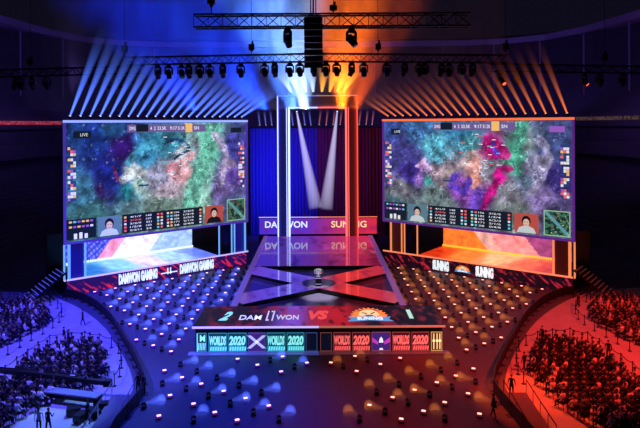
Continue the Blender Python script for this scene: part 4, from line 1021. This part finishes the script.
# standing people
def standing(pose):
    st, arm = pose
    n = [((0, 0, .96), (.15, .11)), ((0, 0, 1.18), (.14, .1)), ((0, 0, 1.4), (.18, .1)), ((0, .01, 1.52), .055), ((0, .03, 1.6), (.08, .09)), ((0, .03, 1.7), (.072, .085)), ((0, .12, 1.63), .012)]
    e = [(0, 1), (1, 2), (2, 3), (3, 4), (4, 5), (4, 6)]
    for s in (-1, 1):
        b = len(n); f = st * s
        n += [((s * .1, 0, .88), .095), ((s * .11, f * .5 + .02, .48), .065), ((s * .12, f, .1), .045), ((s * .13, f + .16, .05), .04)]
        e += [(0, b), (b, b + 1), (b + 1, b + 2), (b + 2, b + 3)]
        b = len(n); up = arm if s > 0 else 0
        el = (s * .27, .04 + .06 * up, 1.14); wr = (s * (.28 - .14 * up), .08 + .26 * up, .9 + .24 * up); hd_ = (s * (.28 - .17 * up), .1 + .33 * up, .83 + .34 * up)
        n += [((s * .21, 0, 1.42), .055), (el, .042), (wr, .03), (hd_, (.038, .025))]; e += [(2, b), (b, b + 1), (b + 1, b + 2), (b + 2, b + 3)]
        dirv = (Vector(hd_) - Vector(wr)).normalized(); sd = Vector((0, 1, 0)) if up == 0 else Vector((1, 0, 0))
        for q, ln in ((-1.5, .062), (-.5, .075), (.5, .07), (1.5, .055)):
            c = len(n); p1 = Vector(hd_) + sd * .014 * q + dirv * .035; n += [(tuple(p1), .009), (tuple(p1 + dirv * ln + Vector((-s * .012, 0, 0))), .008)]; e += [(b + 3, c), (c, c + 1)]
        c = len(n); p1 = Vector(wr) + (Vector(hd_) - Vector(wr)) * .5 + sd * .035; n += [(tuple(p1), .011), (tuple(p1 + sd * .02 + dirv * .04), .009)]; e += [(b + 2, c), (c, c + 1)]
    return n, e
def pick_stand(c):
    if c.z > 1.5: return 1
    if abs(c.x) > .2 and c.z < .88: return 1
    if c.z < .95 and abs(c.x) < .22: return 2
    return 0
mb = MB(); ellipsoid(mb, (0, .0, 1.68), (.1, .11, .12), zmin=-.45); hair_st = mb.mesh('hair', M['hair'], True)
st_mesh = {}
for pk, pose in (('a', (.0, 0)), ('b', (.16, 1)), ('c', (.24, 0))):
    nn_, ee_ = standing(pose)
    for kd in ('dark', 'pale', 'navy'): st_mesh[(pk, kd)] = skinned('person', nn_, ee_, [CLOTH[kd], M['skin'], TROUSER], pick_stand, 1)
def stand_at(px, py, pk, kd, rz, label, group=None):
    x, y = W(px, py, .06)
    o = bpy.data.objects.new('person', st_mesh[(pk, kd)]); C.objects.link(o); o.location = (x, y, .06 if abs(x) > 16.5 else 0.0); o.rotation_euler = (0, 0, rz); tag(o, label, 'person', group)
    link(bpy.data.objects.new('hair', hair_st), o)
stand_at(22.5, 373, 'a', 'dark', .5, 'person in dark clothes standing alone in the aisle between the blue seating blocks')
stand_at(62.5, 343, 'a', 'dark', -.8, 'person in dark clothes at far corner of near blue block, outer of the pair')
stand_at(67.5, 346, 'c', 'navy', 2.2, 'person in navy at far corner of near blue block, inner of the pair')
stand_at(81.5, 324, 'c', 'dark', -1.2, 'person walking alone on the open blue walkway beside the curved barrier')
stand_at(37, 431, 'a', 'pale', .3, 'person in a pale shirt standing at the bottom of the blue side')
stand_at(46.5, 431, 'b', 'dark', -.3, 'person in dark clothes standing beside the one in the pale shirt')
stand_at(136.5, 392, 'a', 'dark', .8, 'first of two dark dressed people at the blue barrier end, nearer the seats')
stand_at(141.5, 393, 'b', 'dark', 2.8, 'second of two dark dressed people at the blue barrier end, nearer the lamps')
stand_at(86, 422, 'c', 'navy', 1.5, 'person in navy working on the bright patch beside the camera crane')
stand_at(523, 373, 'c', 'dark', .6, 'person in dark clothes walking on the red walkway near the seating block')
stand_at(510, 397, 'a', 'dark', -.4, 'person in dark clothes standing on the bright orange patch of the red walkway')
stand_at(607, 361, 'a', 'dark', -.5, 'person in dark clothes standing in the aisle between the red seating blocks')
stand_at(577, 309, 'b', 'dark', .9, 'person in dark clothes standing at the top of the red walkway by the barrier')
stand_at(492, 418, 'c', 'navy', .9, 'person in navy walking by the red barrier near the bottom')
stand_at(541, 345, 'a', 'dark', 2, 'person in dark clothes standing at the far corner of the near red seating block')

# camera crane across the near blue block, with its platform
t = thing('camera_crane', 'long dark camera crane arm reaching over the near blue seating block', 'camera crane', (-18.9, 48.6, .06))
mb = MB(); mb.bar((0, 0, 1.3), (-11.5, 1.4, 2.0), .34); mb.bar((0, 0, 1.3), (1.8, -.3, 1.2), .34); mb.bar((0, 0, 1.7), (-11.5, 1.4, 2.2), .07); mb.build('arm', M['black'], t)
mb = MB()
for a in range(3): mb.bar((0, 0, 1.2), (.8 * math.cos(a * 2.1), .8 * math.sin(a * 2.1), 0), .09)
mb.tube((0, 0, 1.0), (0, 0, 1.6), .1, n=8); mb.build('tripod', M['dark'], t)
mb = MB(); mb.cbox(1.9, -.3, 1.2, .6, .5, .5); mb.build('counterweight', M['dark'], t)
mb = MB(); mb.cbox(-11.6, 1.4, 1.8, .4, .6, .35); mb.tube((-11.6, 1.7, 1.8), (-11.6, 2.1, 1.8), .1, n=8); mb.build('camera', M['body'], t)
t = thing('control_desk', 'long grey topped desk between the near blue seating block and the bright patch', 'desk', (-19.3, 47.0, .06), -.25)
mb = MB(); mb.box(-2.4, 2.4, -.45, .45, .95, 1.05); mb.build('desk_top', mat('desk_top_grey', (120, 125, 140), .4), t)
for x in (-2.2, 2.1):
    for y in (-.38, .32):
        mb = MB(); mb.box(x, x + .08, y, y + .08, 0, .95); mb.build('leg', M['dark'], t)
mb = MB(); mb.box(-2.35, 2.35, .36, .4, .2, .95); mb.build('modesty_panel', M['black'], t)
for k, (px, py) in enumerate(((72, 414), (79, 420), (93, 416), (100, 409))):
    x, y = W(px, py, .06)
    t = thing('flight_case', 'black equipment case on the bright patch, %s' % ('closest to the pale shirted person', 'second from the pale shirted person', 'third from the pale shirted person', 'closest to the desk end')[k], 'case', (x, y, .06), .3 + k)
    mb = MB(); mb.box(-.5, .5, -.32, .32, .12, .5); mb.build('case_body', M['black'], t); mb = MB(); mb.box(-.5, .5, -.32, .32, .5, .62); mb.build('lid', M['dark'], t)
    mb = MB()
    for a in (-.4, .4):
        for b in (-.25, .25): mb.tube((a - .03, b, .06), (a + .03, b, .06), .06, n=8)
    mb.build('casters', M['dark'], t)
# ramp with a lit handrail at the barrier end, both sides
for s in (-1, 1):
    c = 'blue' if s < 0 else 'red'
    t = thing('ramp', 'narrow ramp with handrails leading down beside the %s barrier' % c, 'ramp', (s * 15.5, 44.5, .06), 0)
    mb = MB(); mb.add([(-.9, -3, .02), (.9, -3, .02), (.9, 3, .6), (-.9, 3, .6), (-.9, -3, 0), (.9, -3, 0), (.9, 3, 0), (-.9, 3, 0)], [(0, 1, 2, 3), (7, 6, 5, 4), (0, 4, 5, 1), (2, 6, 7, 3), (0, 3, 7, 4), (1, 5, 6, 2)])
    mb.build('slope', mat('ramp_floor_' + c, (90, 80, 110), .7), t)
    for x in (-.9, .9):
        mb = MB(); mb.bar((x, -3, 1.0), (x, 3, 1.6), .06)
        for y in (-3, -1.5, 0, 1.5, 3): mb.bar((x, y, .1), (x, y, 1.3 + y * .1), .04)
        mb.build('handrail', M['chrome'] if s < 0 else M['pole'], t)

# red ribbon sign along the stand at the far left, dim one at the right
rp = offset_path(path, -4.2)
def along_path(fr, to, n, z0, z1, cfn, name, label, m):
    def pos(u, v):
        q = fr + (to - fr) * u; i = int(q); f = q - i; i = min(i, len(rp) - 2)
        return (rp[i][0] * (1 - f) + rp[i + 1][0] * f, rp[i][1] * (1 - f) + rp[i + 1][1] * f, z0 + (z1 - z0) * v)
    o = grid(name, m, n, 4, pos, cfn, None); tag(o, label, 'sign'); return o
def rib_c(u, v):
    n = mnoise.noise(Vector((u * 160, v * 2, 3)));
    return [120, 12, 34] if n < .05 else [190, 80, 110]
along_path(2.6, 5.6, 300, 22.2, 23.0, rib_c, 'ribbon_sign', 'red glowing ribbon display along the stand at the far blue end', led_mat('ribbon_picture', .8))
along_path(N - 5.6, N - 2.6, 200, 22.5, 23.3, lambda u, v: [95, 70, 66] if mnoise.noise(Vector((u * 90, v * 2, 8))) > 0 else [45, 32, 40], 'ribbon_sign', 'dim brown ribbon display along the stand at the far orange end', led_mat('ribbon_picture_dim', .7))

# ------------------------------------------------------------------ haze in the air over the stage
def haze(name, label, box, dens, nsc, seed):
    x0, x1, y0, y1, z0, z1 = box
    mb = MB(); mb.box(x0, x1, y0, y1, z0, z1)
    m = bpy.data.materials.new(name); m.use_nodes = True; nt = m.node_tree
    for n in list(nt.nodes): nt.nodes.remove(n)
    out = nt.nodes.new('ShaderNodeOutputMaterial'); vs = nt.nodes.new('ShaderNodeVolumeScatter'); vs.inputs['Color'].default_value = (1, 1, 1, 1); vs.inputs['Anisotropy'].default_value = 0.0
    tc = nt.nodes.new('ShaderNodeTexCoord'); nz = nt.nodes.new('ShaderNodeTexNoise'); nz.inputs['Scale'].default_value = nsc; nz.inputs['Detail'].default_value = 3; nz.inputs['Distortion'].default_value = .8
    mp = nt.nodes.new('ShaderNodeMapping'); mp.inputs['Rotation'].default_value = (0, -.6, 0); mp.inputs['Scale'].default_value = (1.5, 1, .45)
    nt.links.new(tc.outputs['Object'], mp.inputs['Vector']); nt.links.new(mp.outputs[0], nz.inputs['Vector'])
    mr = nt.nodes.new('ShaderNodeMapRange'); mr.inputs['From Min'].default_value = .38; mr.inputs['From Max'].default_value = .7; mr.inputs['To Min'].default_value = dens * .12; mr.inputs['To Max'].default_value = dens * 2.4
    nt.links.new(nz.outputs['Fac'], mr.inputs['Value']); nt.links.new(mr.outputs['Result'], vs.inputs['Density']); nt.links.new(vs.outputs[0], out.inputs['Volume'])
    tag(mb.build(name, m), label, 'haze', kind='stuff')
haze('haze', 'blue and orange lit haze drifting above the portal', (-46, 30, 93, 112, 24.5, 48), .022, .11, 1)

# ------------------------------------------------------------------ lights
def spot(loc, tgt, col, power, size=50, blend=.8, r=1.0):
    l = bpy.data.lights.new('spot', 'SPOT'); l.color = lin(*col)[:3]; l.energy = power; l.spot_size = math.radians(size); l.spot_blend = blend; l.shadow_soft_size = r
    o = bpy.data.objects.new('spot_lamp', l); C.objects.link(o); o.location = loc; o.rotation_euler = (Vector(tgt) - Vector(loc)).to_track_quat('-Z', 'Y').to_euler(); return o
def area(loc, tgt, col, power, sx, sy):
    l = bpy.data.lights.new('area', 'AREA'); l.shape = 'RECTANGLE'; l.size = sx; l.size_y = sy; l.color = lin(*col)[:3]; l.energy = power
    o = bpy.data.objects.new('area_lamp', l); C.objects.link(o); o.location = loc; o.rotation_euler = (Vector(tgt) - Vector(loc)).to_track_quat('-Z', 'Y').to_euler(); return o
# haze fans
for x, tx, c, p in ((-8, -24, (20, 60, 255), 30000), (-20, -34, (15, 45, 255), 18000), (-4, -10, (70, 120, 255), 60000), (-2, -5, (150, 190, 255), 30000), (4, 5, (255, 110, 15), 36000), (6, 12, (255, 90, 10), 9000)):
    spot((x, 100, 23.5), (tx, 101, 46), c, p * 6, 48, .9, .5)
# walkways and crowds
spot((-34, 40, 34), (-24, 60, 0), (90, 80, 255), 130000, 52, .5, 1)
spot((-16, 70, 30), (-23, 46, 0), (90, 110, 255), 40000, 40, .7, 1)
spot((-14, 52, 26), (-19, 45, 0), (120, 170, 255), 30000, 16, .5, .5)
spot((34, 40, 34), (24, 60, 0), (255, 45, 25), 110000, 52, .5, 1)
spot((12, 60, 28), (17.3, 47.5, 0), (255, 70, 20), 45000, 20, .5, .5)
# field wash
spot((-20, 72, 34), (-23, 72, 0), (45, 35, 255), 80000, 66, .9, 2)
spot((-10, 62, 24), (-10, 46.5, 0), (8, 40, 255), 30000, 54, .9, 2)
spot((14, 74, 30), (20, 72, 0), (160, 30, 60), 7000, 80, .9, 2)
spot((9, 62, 24), (8, 47, 0), (220, 12, 24), 15000, 56, .9, 2)
# stage cross and drapes
spot((0, 80, 30), (0, 69.6, 2), (235, 230, 255), 150000, 10, .8, .3)
area((-9, 112, 12), (-9, 118, 12), (50, 50, 255), 2200, 8, 18); area((9, 112, 12), (9, 118, 12), (170, 20, 60), 220, 8, 18); area((0, 112, 14), (0, 118, 12), (110, 20, 200), 500, 8, 18)
# the bowl
area((0, 138, 30), (0, 172, 44), (120, 95, 220), 9000, 110, 6)
area((-50, 105, 30), (-75, 125, 42), (120, 90, 210), 5000, 30, 6); area((50, 105, 30), (75, 125, 42), (130, 90, 200), 5000, 30, 6)
w = bpy.data.worlds.new('world'); sc.world = w; w.use_nodes = True
w.node_tree.nodes['Background'].inputs[0].default_value = (.012, .01, .03, 1); w.node_tree.nodes['Background'].inputs[1].default_value = .35

# ------------------------------------------------------------------ camera
cam = bpy.data.cameras.new('camera'); co = bpy.data.objects.new('camera', cam); C.objects.link(co)
cam.sensor_width = 36; cam.lens = F / 640 * 36; cam.clip_end = 500
cam.shift_x = (320 - CX) / 640; cam.shift_y = -(214 - HY) / 640
co.location = (0, 0, H)
co.rotation_euler = (Matrix.Rotation(PI / 2, 4, 'X') @ Matrix.Rotation(math.radians(-.33), 4, 'Z')).to_euler()
sc.camera = co
